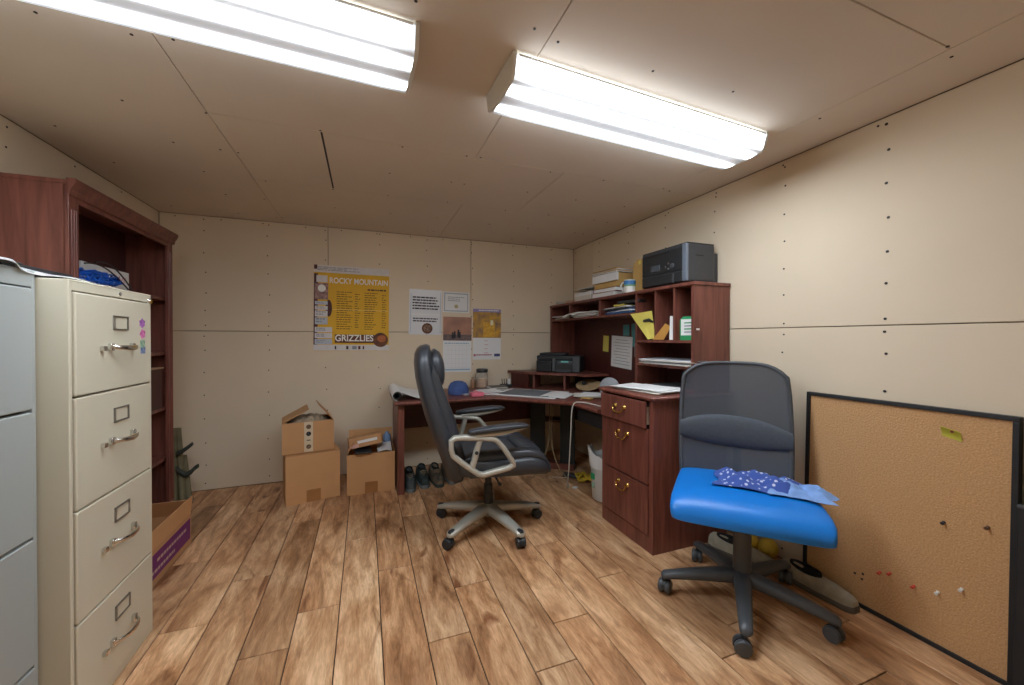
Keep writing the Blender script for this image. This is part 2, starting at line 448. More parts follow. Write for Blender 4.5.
# ------------------------------------------------------------------ filing cabinets
def handle_mesh():
    """chrome bow pull: two feet and a tapered bar; local y along the drawer, x out of the face"""
    mb = MB()
    rg = []
    for i in range(13):
        t = -1 + i/6.0
        y = t*.068; x = .006 + .026*(1-abs(t)**3.0)
        h = .009*(1-.25*abs(t)); rg.append(ring((x, y, -.004*(1-abs(t))), (1, 0, 0), (0, 0, 1), .0045, h, 10, 2.4))
    mb.rings(rg)
    for s in (-1, 1):
        mb.box((-.001, s*.062-.009, -.012), (.012, s*.062+.009, .012), .003)
    return mb
def label_holder():
    mb = MB()
    for a in ((-.042, -.024, .042, -.019), (-.042, .019, .042, .024), (-.042, -.024, -.036, .024), (.036, -.024, .042, .024)):
        mb.box((-.001, a[0], a[1]), (.005, a[2], a[3]), .001, segs=1)
    return mb
def file_cabinet(name, label, x_back, x_front, y0, y1, top, drawers, m, with_label=True, lock=True):
    cx, cy = (x_back+x_front)/2, (y0+y1)/2
    t = thing(name, label, 'filing cabinet', (cx, cy, 0))
    hx, hy = (x_front-x_back)/2, (y1-y0)/2
    # body: sides, top, back and the face frame
    mb = MB()
    mb.box((-hx, -hy, .0), (hx-.001, -hy+.014, top-.004), .002); mb.box((-hx, hy-.014, 0), (hx-.001, hy, top-.004), .002)
    mb.box((-hx, -hy+.014, .0), (-hx+.012, hy-.014, top-.006))
    mb.box((hx-.03, -hy+.012, drawers[0][1]+.004), (hx-.001, hy-.012, top-.004), .002)
    mb.box((hx-.03, -hy+.012, 0.0), (hx-.001, hy-.012, drawers[-1][0]-.004), .002)
    mb.build('body', m, t)
    B((-hx, -hy, top-.006), (hx, hy, top), .003).build('top_panel', m, t)
    B((-hx+.02, -hy+.015, .02), (hx-.022, hy-.015, top-.02)).build('drawer_cavity_shade', M_DARKGAP, t)  # solid dark liner; its colour paints the shade in the gaps around the drawers
    for (z0, z1) in drawers:
        d = B((hx-.02, -hy+.019, z0), (hx+.004, hy-.019, z1), .004).build('drawer', m, t)
        if with_label:
            lh = label_holder().build('label_holder', M_STEEL, d, loc=(hx+.004, .012, z1-.082))
            B((.0, -.037, -.020), (.0015, .037, .020)).build('label_card', m, d, loc=(hx+.004, .012, z1-.082))
            handle_mesh().build('handle', M_CHROME, d, smooth=True, loc=(hx+.004, .012, z1-.163))
            MB().box((0, -.009, -.008), (.013, .009, .008), .003).build('thumb_latch', M_CHROME, d, loc=(hx+.004, -.092, z1-.166))
    if lock:
        MB().lathe([(.011, 0), (.011, .004), (.008, .009), (0, .009)], 16).xf(Matrix.Rotation(R(90), 4, 'Y')).build('lock', M_CHROME, t, smooth=True, loc=(hx, hy-.02, top-.026))
        MB().lathe([(.006, 0), (.006, .003), (0, .003)], 8).xf(Matrix.Rotation(R(90), 4, 'Y')).build('maker_badge', M_STEEL, t, loc=(hx, .02, top-.017))
    return t
cream = file_cabinet('filing_cabinet', 'cream four-drawer steel filing cabinet with chrome pulls and stickers', -1.385, -.785, 1.476, 1.93, 1.318,
             [(.980, 1.283), (.647, .975), (.317, .642), (.035, .312)], M_CREAM)
cream_top = [c for c in cream.children if c.name.startswith('drawer')][0]
for k, (dy, z, col, sh) in enumerate((((.15), 1.205, (126, 62, 140), 6), ((.152), 1.165, (170, 70, 130), 5), ((.151), 1.128, (110, 140, 110), 4), ((.154), 1.105, (70, 90, 130), 4))):
    pts = [(.022*(1 if q % 2 else .72)*math.cos(q*math.pi/sh), .019*(1 if q % 2 else .72)*math.sin(q*math.pi/sh)) for q in range(2*sh)]
    MB().prism(pts, .004, .0052, 'x').build('sticker', mat('sticker_%d' % k, col, .5, rgb2=tuple(min(255, c+70) for c in col), scale=70), cream_top, loc=(.30, dy, z))
file_cabinet('filing_cabinet', 'blue-grey steel filing cabinet cut by the left picture edge', -1.385, -.850, 1.065, 1.470, 1.335,
             [(.955, 1.285), (.607, .948), (.257, .60), (.03, .25)], M_GREY, with_label=False, lock=False)
# black case and plastic sheet on the cabinets
t = thing('document_case', 'black flat document case lying across the two filing cabinets', 'case', (-1.10, 1.37, 1.336))
B((-.24, -.30, .0), (.225, .30, .016), .006).build('case_body', M_BLACKM, t)
MB().tube([(.225, -.06, .008), (.25, -.05, .008), (.25, .05, .008), (.225, .06, .008)], .005, 8).build('handle', M_BLACK, t, smooth=True)
M_PLASTIC = mat('glossy_white_plastic_film', (228, 230, 232), .15, var=.03, coat=.5)
def pf(u, v):
    y = -.50 + 1.0*u
    x = -.03 + .05*v + .012*math.sin(u*17)*v
    return (x, y, .0125 - .018*max(0, v-.45) + .004*math.sin(u*29+v*5)*v + (.016 if y < .085 else 0.0)*(1 if v < .99 else .7))
tag(MB().sheet(pf, 44, 6, .002).build('plastic_sheet', M_PLASTIC, None, smooth=True, loc=(-.855, 1.32, 1.326)), 'crumpled white glossy plastic sheet along the front edge of the filing cabinets', 'plastic sheet')

# ------------------------------------------------------------------ tall bookcase
t = thing('bookcase', 'tall dark cherry bookcase behind the cream filing cabinet', 'bookcase', (-1.275, 2.655, 0))
bx0, bx1, by = -.12, .115, .47           # local: back, front, half width
bt = 1.815
B((bx0, -by, 0), (bx1-.012, -by+.02, bt-.02), .002).build('side_panel', M_CH, t)
B((bx0, by-.02, 0), (bx1-.012, by, bt-.02), .002).build('side_panel', M_CH, t)
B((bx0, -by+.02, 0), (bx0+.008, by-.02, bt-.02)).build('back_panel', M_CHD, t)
B((bx0, -by, bt-.02), (bx1, by, bt), .003).build('top_board', M_CH, t)
for s in (-1, 1):
    st = B((bx1-.018, s*by if s < 0 else by-.062, 0), (bx1, -by+.062 if s < 0 else by, bt-.02), .002).build('stile', M_CH, t)
    for k in range(3):
        yy = s*(by-.031) + (k-1)*.015
        MB().tube([(bx1, yy, .12), (bx1, yy, bt-.12)], .0042, 8).build('flute', M_CH, st, smooth=True)
mb = MB()
pr_ = [(bx1-.004, bt-.062), (bx1+.006, bt-.062), (bx1+.010, bt-.04), (bx1+.020, bt-.025), (bx1+.026, bt-.012), (bx1+.026, bt+.004), (bx1-.004, bt+.004)]
mb.rings([[Vector((a, y, b_)) for a, b_ in pr_] for y in (-by-.008, by+.012)])
mb.build('crown_molding', M_CH, t)
B((bx1-.018, -by+.062, bt-.085), (bx1-.002, by-.062, bt-.055), .001).build('top_rail', M_CH, t)
for z in (1.405, 1.062, .715, .395):
    B((bx0+.008, -by+.02, z-.02), (bx1-.022, by-.02, z), .002).build('shelf', M_CH, t)
B((bx0+.008, -by+.02, 0.06), (bx1-.02, by-.02, .08), .002).build('shelf', M_CH, t)
B((bx1-.03, -by+.02, 0.0), (bx1-.012, by-.02, .075), .002).build('kick_board', M_CH, t)
# box and cables on its upper shelf
t = thing('carton', 'small white carton standing on the top bookcase shelf', 'carton', (-1.315, 2.665, 1.405))
B((-.06, -.20, 0), (.05, .20, .115), .002).build('carton_body', M_PAPER, t)
for k, (y, z, h) in enumerate(((.07, .07, .03), (.10, .065, .04), (.13, .07, .025), (.155, .066, .035))):
    MB().tube([(.0505, y-.008, z-h/2), (.0505, y+.006, z+h/2), (.0505, y+.012, z-h/3)], .0014, 5).build('marker_writing', mat('pink_marker', (206, 140, 150), .7, var=.05), t)
mb = MB(); rnd = random.Random(3)
for k in range(16):
    cy = rnd.uniform(-.12, .12); a = rnd.uniform(.05, .13); h = rnd.uniform(.014, .026); ph = rnd.uniform(0, 6.28); zc = rnd.uniform(.026, .04)
    mb.tube([(.012+.018*math.sin(3*q*math.pi/12+ph), cy*.6 + a*math.cos(2*math.pi*q/24), max(.006, zc + h*math.sin(2*math.pi*q/24+ph*.1)+.006*math.sin(5*q+ph))) for q in range(24)], .0042, 6, closed=True)
tag(mb.build('cable_coil', mat('blue_cable', (22, 92, 196), .4, var=.25, scale=30), None, smooth=True, loc=(-1.225, 2.475, 1.405)), 'tangled bundle of blue network cable on the bookcase shelf', 'cable')
mb = MB()
for (y0, y1, h, x) in ((-.2, .15, .09, .0), (-.15, .16, .105, .012)):
    mb.tube([(x, y0+(y1-y0)*q/14, .006 + h*math.sin(math.pi*min(1, .35+.65*q/14))) for q in range(15)], .0035, 6)
tag(mb.build('electric_cable', M_BLACK, None, smooth=True, loc=(-1.195, 2.55, 1.405)), 'thin black cord arching over the blue cable bundle', 'cord')
t = thing('file_folder', 'thin pale folder lying on a middle bookcase shelf', 'folder', (-1.27, 2.86, 1.062))
# a narrow pale ledge strip seen between two shelves
t.location = (-1.28, 2.86, .715)
B((-.10, -.16, .0), (.10, .17, .245), .003).build('file_box', mat('dark_file_box', (74, 38, 32), .6, var=.1), t)
B((-.10, -.165, .245), (.108, .175, .253), .002).build('lid', mat('tan_card', (176, 140, 108), .8, var=.05), t)
t['label'] = 'dark file box with a tan lid on a middle bookcase shelf'; t['category'] = 'box'; t.name = 'file_box'

# ------------------------------------------------------------------ open cardboard boxes
def carton(name, label, loc, rz, sx, sy, sz, m, flaps=(), th=.004, tape=True, open_top=True):
    """carton; local -y is the front; flaps: (side, length, angle from vertical outwards)"""
    t = thing(name, label, 'box', loc, rz)
    mb = MB(); hx, hy = sx/2, sy/2
    mb.box((-hx, -hy, 0), (hx, -hy+th, sz)); mb.box((-hx, hy-th, 0), (hx, hy, sz))
    mb.box((-hx, -hy+th, 0), (-hx+th, hy-th, sz)); mb.box((hx-th, -hy+th, 0), (hx, hy-th, sz))
    mb.box((-hx+th, -hy+th, 0), (hx-th, hy-th, th))
    if not open_top: mb.box((-hx, -hy, sz-th), (hx, hy, sz))
    mb.build('carton_body', m, t)
    for side, ln, ang in flaps:
        w_ = (sx if side in 'fb' else sy)/2 - .003
        f = MB().box((-w_, -th/2, 0), (w_, th/2, ln), .0008, segs=1)
        M = {'f': Matrix.Translation((0, -hy+th/2, sz)) @ Matrix.Rotation(R(ang), 4, 'X'),
             'b': Matrix.Translation((0, hy-th/2, sz)) @ Matrix.Rotation(R(-ang), 4, 'X'),
             'r': Matrix.Translation((hx-th/2, 0, sz)) @ Matrix.Rotation(R(ang), 4, 'Y') @ Matrix.Rotation(R(90), 4, 'Z'),
             'l': Matrix.Translation((-hx+th/2, 0, sz)) @ Matrix.Rotation(R(-ang), 4, 'Y') @ Matrix.Rotation(R(90), 4, 'Z')}[side]
        f.xf(M).build('flap', m, t)
    if tape:
        B((-.045, -hy-.0008, .0), (.045, -hy+.0002, .085)).build('tape_strip', M_TAPE, t)
    return t
b1 = carton('cardboard_box', 'large plain cardboard box on the floor under the opened box', (-.372, 3.19, 0), R(13), .345, .28, .335, M_CARD, flaps=[('f', .1, -88), ('b', .1, -88)], open_top=False)
b2 = carton('cardboard_box', 'opened cardboard box with printed tape, on top of another box', (-.395, 3.19, .345), R(10), .325, .25, .215, M_CARD2,
            flaps=[('r', .15, -40), ('b', .11, -84), ('l', .185, -62)], tape=False)
pt = B((-.028, -.1262, .004), (.028, -.125, .213)).build('printed_tape', mat('pale_tape', (208, 190, 160), .45, var=.04), b2)
for k, z in enumerate((.18, .13, .085, .04)):
    if k == 2: B((-.012, -.1268, z-.003), (.012, -.1262, z+.003)).build('print_mark', M_INK, pt)
    else:
        MB().lathe([(.016, 0), (.016, .0006), (.009, .0006), (.009, 0)], 14).xf(Matrix.Rotation(R(90), 4, 'X')).build('print_mark', M_INK if k == 1 else mat('brown_print', (110, 84, 64), .7, var=.05), pt, loc=(0, -.1262, z))
rp_ = random.Random(21)
def crumple(u, v):
    a = 2*math.pi*u; r_ = .118*math.sqrt(v)*(1+.1*math.sin(5*a+1)); h =   .045*(1-v**2) + .02*math.sin(9*a+6*v)*v*(1-v)*2 + .012*math.sin(17*u*6.28+11*v)*(1-v)
    return (r_*math.cos(a)*1.15, r_*math.sin(a)*.88, h)
tag(MB().sheet(crumple, 40, 9, .002).build('packing_paper', mat('grey_kraft_paper', (158, 140, 116), .85, var=.12, scale=20), None, loc=(-.395, 3.19, .345+.19), rot=(0, 0, R(10))), 'crumpled grey-brown packing paper in the opened upper box', 'packing paper')
b3 = carton('cardboard_box', 'open cardboard box on the floor next to the desk leg, holding papers', (.042, 3.21, 0), R(0), .335, .29, .295, M_CARD, flaps=[('l', .10, 35-60), ('b', .12, 8)])
t = thing('parcel', 'small brown parcel with white sticker atop the box beside the desk', 'parcel', (.0, 3.17, .332), R(6))
t.rotation_euler = (R(-8), R(-7), R(6))
B((-.115, -.07, 0), (.115, .09, .075), .003).build('parcel_box', M_CARD2, t)
B((-.055, -.0712, .030), (.085, -.0695, .05)).build('white_sticker', M_PAPER, t)
B((-.112, -.0714, .004), (-.05, -.0695, .028)).build('pink_sticker', mat('pink_label', (216, 170, 160), .7, var=.05), t)
tag(B((-.10, -.13, 0), (.02, .1, .012), .004).build('tablet', M_BLACK, None, loc=(.02, 3.17, .302), rot=(R(0), 0, R(4))), 'dark tablet under the parcel in the open box', 'tablet')
tag(MB().sheet(lambda u, v: (.1*u, .2*v-.1, .012*math.sin(3*u)+.03*u*v), 6, 6, .003).build('loose_paper', M_PAPER, None, loc=(.088, 3.17, .297)), 'white papers sticking out of the open box beside the desk', 'paper')
tag(MB().lathe([(.0, 0), (.03, 0), (.032, .01), (.03, .075), (.014, .09), (.014, .1), (0, .1)], 14).build('water_bottle', mat('blue_clear_plastic', (120, 150, 190), .2, var=.05), None, smooth=True, loc=(.162, 3.27, .30)), 'small blue plastic bottle in the open box against the desk', 'bottle')

# purple printed box by the bookcase
t = thing('printed_box', 'open shipping box with purple printed side, on the floor by the bookcase', 'box', (-1.018, 2.42, 0))
mb = MB(); th = .004
mb.box((-.10, -.265, 0), (-.096, .265, .165)); mb.box((.094, -.265, 0), (.098, .265, .165)); mb.box((-.096, -.265, 0), (.094, -.261, .165)); mb.box((-.096, .261, 0), (.094, .265, .165)); mb.box((-.096, -.261, 0), (.094, .261, .004))
mb.build('carton_body', M_CARD2, t)
pp = B((.0975, -.25, .03), (.0992, .25, .142)).build('purple_panel', mat('purple_print', (112, 40, 104), .6, var=.06), t)
for k, (z, y0, y1) in enumerate(((.102, -.12, .2), (.06, -.2, .06))):
    yy = y0; rr = random.Random(k)
    while yy < y1:
        wd = rr.uniform(.012, .03)
        B((.099, yy, z-.007), (.0997, min(yy+wd, y1), z+.007)).build('print_mark', mat('pale_print', (190, 160, 150), .7, var=.05), pp)
        yy += wd + .007
MB().box((-.002, -.262, 0), (.002, .262, .10), .001).xf(Matrix.Translation((.096, 0, .165)) @ Matrix.Rotation(R(6), 4, 'Y')).build('flap', M_CARD, t)
MB().box((-.002, -.262, 0), (.002, .262, .10), .001).xf(Matrix.Translation((-.098, 0, .165)) @ Matrix.Rotation(R(-6), 4, 'Y')).build('flap', M_CARD, t)
MB().box((-.095, -.002, 0), (.095, .002, .10), .001).xf(Matrix.Translation((0, .263, .165)) @ Matrix.Rotation(R(25), 4, 'X')).build('flap', M_CARD, t)

# olive folded stand leaning in the corner
t = thing('folded_stand', 'olive folded stand with two dark grips leaning in the corner past the bookcase', 'stand', (-1.225, 3.31, 0))
M_OLIVE = mat('olive_webbing', (112, 104, 76), .8, var=.15, scale=14)
M_OLIVED = mat('dark_olive_grip', (58, 62, 54), .6, var=.1)
for (x0, x1, r0, r1) in ((.0, -.05, .034, .026), (.045, -.035, .032, .022), (.085, .0, .018, .014)):
    MB().tube([(x0+(x1-x0)*q/8, .0+.16*q/8, .0+.50*q/8*(1 if r0 > .02 else .6)) for q in range(9)], [r0+(r1-r0)*q/8 for q in range(9)], 10, flat=.7).build('tube', M_OLIVE, t, smooth=True)
MB().rings([ring((-.0+.085*q/5,   .05, .345+.06*(q/5)**1.3), (-.3, 0, 1), (0, 1, 0), .016*(1-.3*q/5), .014, 10) for q in range(6)]).build('grip', M_OLIVED, t, smooth=True)
MB().rings([ring((.0+.12*q/6,   .04, .235-.045*math.sin(math.pi*min(1, q/6*1.1))+.012*q/6), (-.1, 0, 1), (0, 1, 0), .024*(1-.4*q/6), .017, 10) for q in range(7)]).build('grip', M_OLIVED, t, smooth=True)
MB().lathe([(.0, 0), (.016, 0), (.018, .012), (.012, .03), (0, .032)], 12).build('foot', M_STEEL, t, smooth=True, loc=(.09, .0, .02))

# ------------------------------------------------------------------ pixel on a horizontal surface -> metres
def FL(u, v, z=0.0):
    fw = Vector((math.sin(YAW)*math.cos(PITCH), math.cos(YAW)*math.cos(PITCH), -math.sin(PITCH)))
    rt = Vector((math.cos(YAW), -math.sin(YAW), 0)); up = rt.cross(fw)
    d = fw + rt*((u-512)/F_PX) + up*((340.716-v)/F_PX)
    k = (z-CAM_H)/d.z
    return Vector((d.x*k, d.y*k, z))
DZ = .69                                       # desk height

# ------------------------------------------------------------------ L-shaped corner desk
t = thing('corner_desk', 'dark cherry corner desk along the back wall with clutter on top', 'desk', (1.1, 3.2, 0))
def TL(o, x, y): return (x-o.location.x, y-o.location.y)
poly = [(.20, 3.53), (.20, 2.905), (.955, 2.905), (1.395, 2.46), (1.405, 2.135), (2.0, 2.135), (2.0, 3.53)]
MB().prism([TL(t, *p) for p in poly], DZ-.028, DZ).build('desk_top', M_CH, t)
e = [TL(t, *p) for p in poly[1:5]]
MB().tube([(a, b_, DZ-.014) for a, b_ in e], .0135, 8).build('front_edge', M_CH, t, smooth=True)
def tb(o, lo, hi, name, m, bev=.002):
    return B((lo[0]-o.location.x, lo[1]-o.location.y, lo[2]), (hi[0]-o.location.x, hi[1]-o.location.y, hi[2]), bev).build(name, m, o)
tb(t, (.222, 2.945, 0), (.268, 3.50, DZ-.028), 'leg_panel', M_CH)
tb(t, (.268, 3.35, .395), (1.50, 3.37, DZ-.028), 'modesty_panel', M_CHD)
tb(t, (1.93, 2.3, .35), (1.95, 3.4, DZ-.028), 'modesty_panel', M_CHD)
tb(t, (1.44, 2.14, .555), (1.458, 2.47, DZ-.028), 'apron', M_BLACKM)
def diag(o, p, q, z0, z1, th, name, m):
    p = Vector((p[0]-o.location.x, p[1]-o.location.y, 0)); q = Vector((q[0]-o.location.x, q[1]-o.location.y, 0))
    d = (q-p).normalized(); n = Vector((-d.y, d.x, 0))*th
    return MB().prism([(p.x, p.y), (q.x, q.y), (q.x+n.x, q.y+n.y), (p.x+n.x, p.y+n.y)], z0, z1).build(name, m, o)
M_DGREEN = mat('dark_support_panel', (40, 42, 40), .55, var=.1)
diag(t, (1.40, 3.235), (1.50, 3.145), .0, DZ-.028, .02, 'support_panel', M_DGREEN)
diag(t, (1.605, 3.05), (1.70, 2.965), .0, DZ-.028, .02, 'support_panel', M_DGREEN)
diag(t, (1.36, 3.235), (1.68, 2.945), .0, .05, .10, 'foot_board', M_CH)
diag(t, (1.43, 3.23), (1.66, 3.02), .40, .42, .16, 'lower_shelf', M_CHD)

# riser in the corner of the desk
t = thing('desk_riser', 'low cherry corner shelf on the desk under the lower printer', 'desk shelf', (1.7, 3.3, DZ))
rp = [(1.29, 3.535), (1.41, 3.25), (1.72, 2.965), (1.735, 2.87), (1.99, 2.87), (1.99, 3.535)]
MB().prism([TL(t, *p) for p in rp], .128, .148).build('shelf_top', M_CH, t)
diag(t, (1.315, 3.50), (1.40, 3.29), 0, .128, .016, 'end_panel', M_CHD)
for p in ((1.445, 3.255), (1.655, 3.06)):
    x, y = TL(t, *p)
    B((-.009, -.008, 0), (.009, .17, .128), .001).xf(Matrix.Rotation(R(-42), 4, 'Z')).build('divider', M_CH, t, loc=(x, y, 0))

# three-drawer pedestal
t = thing('drawer_pedestal', 'cherry three-drawer pedestal with brass bail pulls, top drawer ajar', 'drawers', (1.68, 1.885, 0))
hx, hy, PH = .262, .235, .84
B((-hx, -hy, 0), (-hx+.02, -hy+.032, PH-.024), .002).build('face_stile', M_CH, t)
B((-hx, hy-.026, 0), (-hx+.02, hy, PH-.024), .002).build('face_stile', M_CH, t)
B((-hx+.0, -hy+.032, 0), (-hx+.02, hy-.026, .085), .002).build('base_rail', M_CH, t)
B((-hx+.02, -hy, 0), (hx, -hy+.018, PH-.024), .001).build('side_panel', M_CH, t)
B((-hx+.02, hy-.018, 0), (hx, hy, PH-.024), .001).build('side_panel', M_CH, t)
B((-hx+.03, -hy+.02, .02), (hx-.01, hy-.02, PH-.03)).build('drawer_cavity_shade', M_DARKGAP, t)  # dark block behind the drawer fronts, shade of their gaps put into its colour
MB().prism([(-hx-.015, -hy-.01), (hx+.04, -hy-.01), (hx+.04, hy+.006), (-hx-.015, hy+.006)], PH-.024, PH).build('top_board', M_CH, t)
MB().tube([(-hx-.015, hy+.004, PH-.012), (-hx-.015, -hy-.008, PH-.012), (hx+.03, -hy-.008, PH-.012)], .0118, 8).build('top_edge', M_CH, t, smooth=True)
def bail_pull(d, loc):
    h = MB()
    for s in (-1, 1): h.lathe([(.0, 0), (.012, 0), (.010, .006), (.005, .010), (.006, .018), (0, .02)], 12, (0, 0, 0)); [None]
    h = MB()
    for s in (-1, 1):
        k = MB().lathe([(.0, 0), (.014, 0), (.011, .006), (.006, .010), (.007, .02), (0, .022)], 12)
        k.xf(Matrix.Translation((0, s*.042, .012)) @ Matrix.Rotation(R(-90), 4, 'Y'))
        k.build('pull_post', M_BRASS, d, smooth=True, loc=loc)
    h.tube([(-.016, -.046, .012), (-.018, -.045, .0), (-.022, -.036, -.016), (-.024, -.018, -.024), (-.025, 0, -.021), (-.024, .018, -.024), (-.022, .036, -.016), (-.018, .045, 0), (-.016, .046, .012)], [.004, .0045, .005, .006, .005, .006, .005, .0045, .004], 8)
    h.build('pull_bail', M_BRASS, d, smooth=True, loc=loc)
for (z0, z1, out, hz) in ((.668, .808, .022, .742), (.365, .66, .0, .588), (.092, .355, .0, .292)):
    x0 = -hx-.008-out
    d = B((x0, -hy+.034, z0), (x0+.018, hy-.028, z1), .003).build('drawer', M_CH, t)
    if out:
        B((x0+.018, -hy+.045, z0+.015), (-hx+.05, -hy+.052, z1-.03)).build('drawer_side', mat('pale_drawer_side', (206, 196, 176), .6, var=.04), d)
    else:
        B((x0+.001, -hy+.036, z1-.006), (x0+.02, hy-.03, z1-.001)).build('edge_band', mat('worn_edge_band', (150, 92, 68), .5, var=.1), d)
    bail_pull(d, (x0, .01, hz))

# hutch along the right wall
t = thing('desk_hutch', 'cherry hutch with pigeonholes and shelves against the right wall', 'hutch', (1.885, 2.62, 0))
hx0, hx1, y0, y1 = -.14, .135, -.92, .905
z0, z1 = .84, 1.473
def hb(lo, hi, name, m=M_CH, bev=.0015): return B(lo, hi, bev).build(name, m, t)
hb((hx0, y0, z0+.001), (hx1, y0+.02, z1-.02), 'end_panel'); hb((hx0, y1-.02, z0+.011), (hx1, y1, z1-.02), 'end_panel')
hb((hx0-.008, y0-.008, z1-.02), (hx1, y1, z1), 'top_board', bev=.003)
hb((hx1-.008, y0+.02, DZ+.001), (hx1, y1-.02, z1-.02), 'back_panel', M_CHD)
yd = 2.205-2.62
hb((hx0, yd-.009, DZ+.001), (hx1-.008, yd+.009, z1-.02), 'upright')
hb((hx0+.0, yd+.009, 1.312), (hx1-.008, y1-.02, 1.328), 'shelf')
for yy in (3.14-2.62, 2.66-2.62): hb((hx0+.004, yy-.008, 1.328), (hx1-.008, yy+.008, z1-.02), 'divider')
hb((hx0, y0+.02, 1.12), (hx1-.008, yd-.009, 1.136), 'shelf')
hb((hx0, y0+.02, .966), (hx1-.008, yd-.009, .982), 'shelf')
for yy in (2.02-2.62, 1.858-2.62): hb((hx0+.004, yy-.007, 1.136), (hx1-.008, yy+.007, z1-.02), 'divider')
B((-.012, -.0012, -.005), (.012, .0, .005)).xf(Matrix.Rotation(R(0), 4, 'Z')).build('white_sticker', M_PAPER, t, loc=(-.11, y0, 1.20))

# ------------------------------------------------------------------ things on the hutch
def sheets(name, label, cat, loc, rz, w_, d_, n, colors, th=.0035, spread=.02, group=None, seed=0, curl=0.0):
    """stack of loose papers, each sheet or bundle its own part"""
    t = thing(name, label, cat, loc, rz, group); r_ = random.Random(seed)
    for k in range(n):
        a = r_.uniform(-.12, .12); dx, dy = r_.uniform(-spread, spread), r_.uniform(-spread, spread)
        c = colors[k % len(colors)]
        f = lambda u, v, k=k: ((u-.5)*w_, (v-.5)*d_, (k+.5)*th + curl*(k+1)/n*(abs(u-.5)*2)**3)
        MB().sheet(f, 6, 1, th*.8).xf(Matrix.Translation((dx, dy, .0002)) @ Matrix.Rotation(a, 4, 'Z')).build('sheet', c, t)
    return t
M_PBLUE = mat('pale_blue_paper', (168, 190, 216), .8, var=.04)
M_PINK = mat('pink_paper', (232, 120, 138), .8, var=.05)
M_YEL = mat('yellow_paper', (214, 200, 96), .8, var=.04)
M_TEAL = mat('teal_paper', (88, 150, 150), .7, var=.05)
M_NAVY = mat('blue_folder', (52, 92, 140), .6, var=.1)
M_MAROON = mat('maroon_cloth_cover', (130, 42, 48), .7, var=.1)
M_TANBOX = mat('tan_board', (196, 160, 96), .8, var=.05)
M_OFFW = mat('off_white_board', (212, 206, 194), .75, var=.04)

# black printer on top
t = thing('printer', 'large black printer on top of the hutch', 'printer', (1.883, 1.972, z1))
M_PRN = mat('printer_grey_plastic', (58, 60, 64), .42, var=.05, scale=30)
B((-.115, -.2, .012), (.10, .2, .238), .010).build('body', M_PRN, t)
B((.095, -.185, .012), (.142, .185, .195), .006).build('rear_cover', M_PRN, t)
B((-.1, -.19, 0), (.1, .19, .013), .003).build('base', M_BLACK, t)
B((-.121, -.165, .085), (-.112, .19, .222), .004).build('front_panel', M_BLACK, t)
B((-.122, -.165, .016), (-.112, .19, .078), .004).build('paper_tray', M_BLACK, t)
B((-.124, -.2, .014), (-.104, -.168, .236), .004).build('silver_strip', mat('blue_grey_trim', (118, 128, 142), .35, metal=.3, var=.04), t)
B((-.1245, -.10, .016), (-.1205, -.085, .072), .002).build('tray_latch', M_GPLA, t)
B((-.1235, .02, .105), (-.120, .10, .145), .002).build('display', mat('lcd_grey', (80, 86, 92), .2, var=.05), t)
for dy, dz, r_ in ((-.085, .12, .017), (-.055, .138, .007), (-.055, .105, .007), (-.03, .12, .006)):
    MB().lathe([(r_, 0), (r_, .004), (r_*.7, .006), (0, .006)], 14).xf(Matrix.Rotation(R(-90), 4, 'Y')).build('button', M_GPLA, t, smooth=True, loc=(-.12, dy, dz))
B((-.123, -.06, .205), (-.1205, .14, .212)).build('scanner_slot', M_BLACKM, t)
B((-.05, -.2012, .165), (.01, -.199, .172)).build('side_slot', M_BLACKM, t)
B((-.112, -.198, .236), (.098, .198, .244), .004).build('lid', M_PRN, t)

# all-in-one printer on the riser
t = thing('printer', 'smaller black all-in-one printer in the desk corner', 'printer', (1.715, 3.255, DZ+.148), R(-41))
B((-.205, -.10, 0), (.205, .14, .105), .008).build('body', M_BLACK, t)
B((-.205, -.09, .107), (.205, .14, .15), .010).build('scanner_lid', M_BLACK, t)
B((-.19, -.05, .15), (.06, .13, .172), .008).build('document_feeder', M_BLACK, t)
B((-.19, -.125, .004), (-.055, -.098, .085), .004).build('paper_tray', M_BLACKM, t)
B((-.05, -.118, .008), (-.02, -.098, .125), .004).build('front_pillar', M_GPLA, t)
B((-.01, -.14, .004), (.13, -.098, .02), .003).build('output_tray', M_GPLA, t)
B((.0, -.106, .075), (.135, -.098, .105), .003).xf(Matrix.Identity(4)).build('control_panel', M_GPLA, t)
B((.03, -.108, .088), (.10, -.1045, .104), .001).build('display', mat('lcd_teal', (120, 196, 190), .3, var=.04), t)
B((.14, -.112, .006), (.2, -.098, .14), .004).build('side_cover', M_GPLA, t)

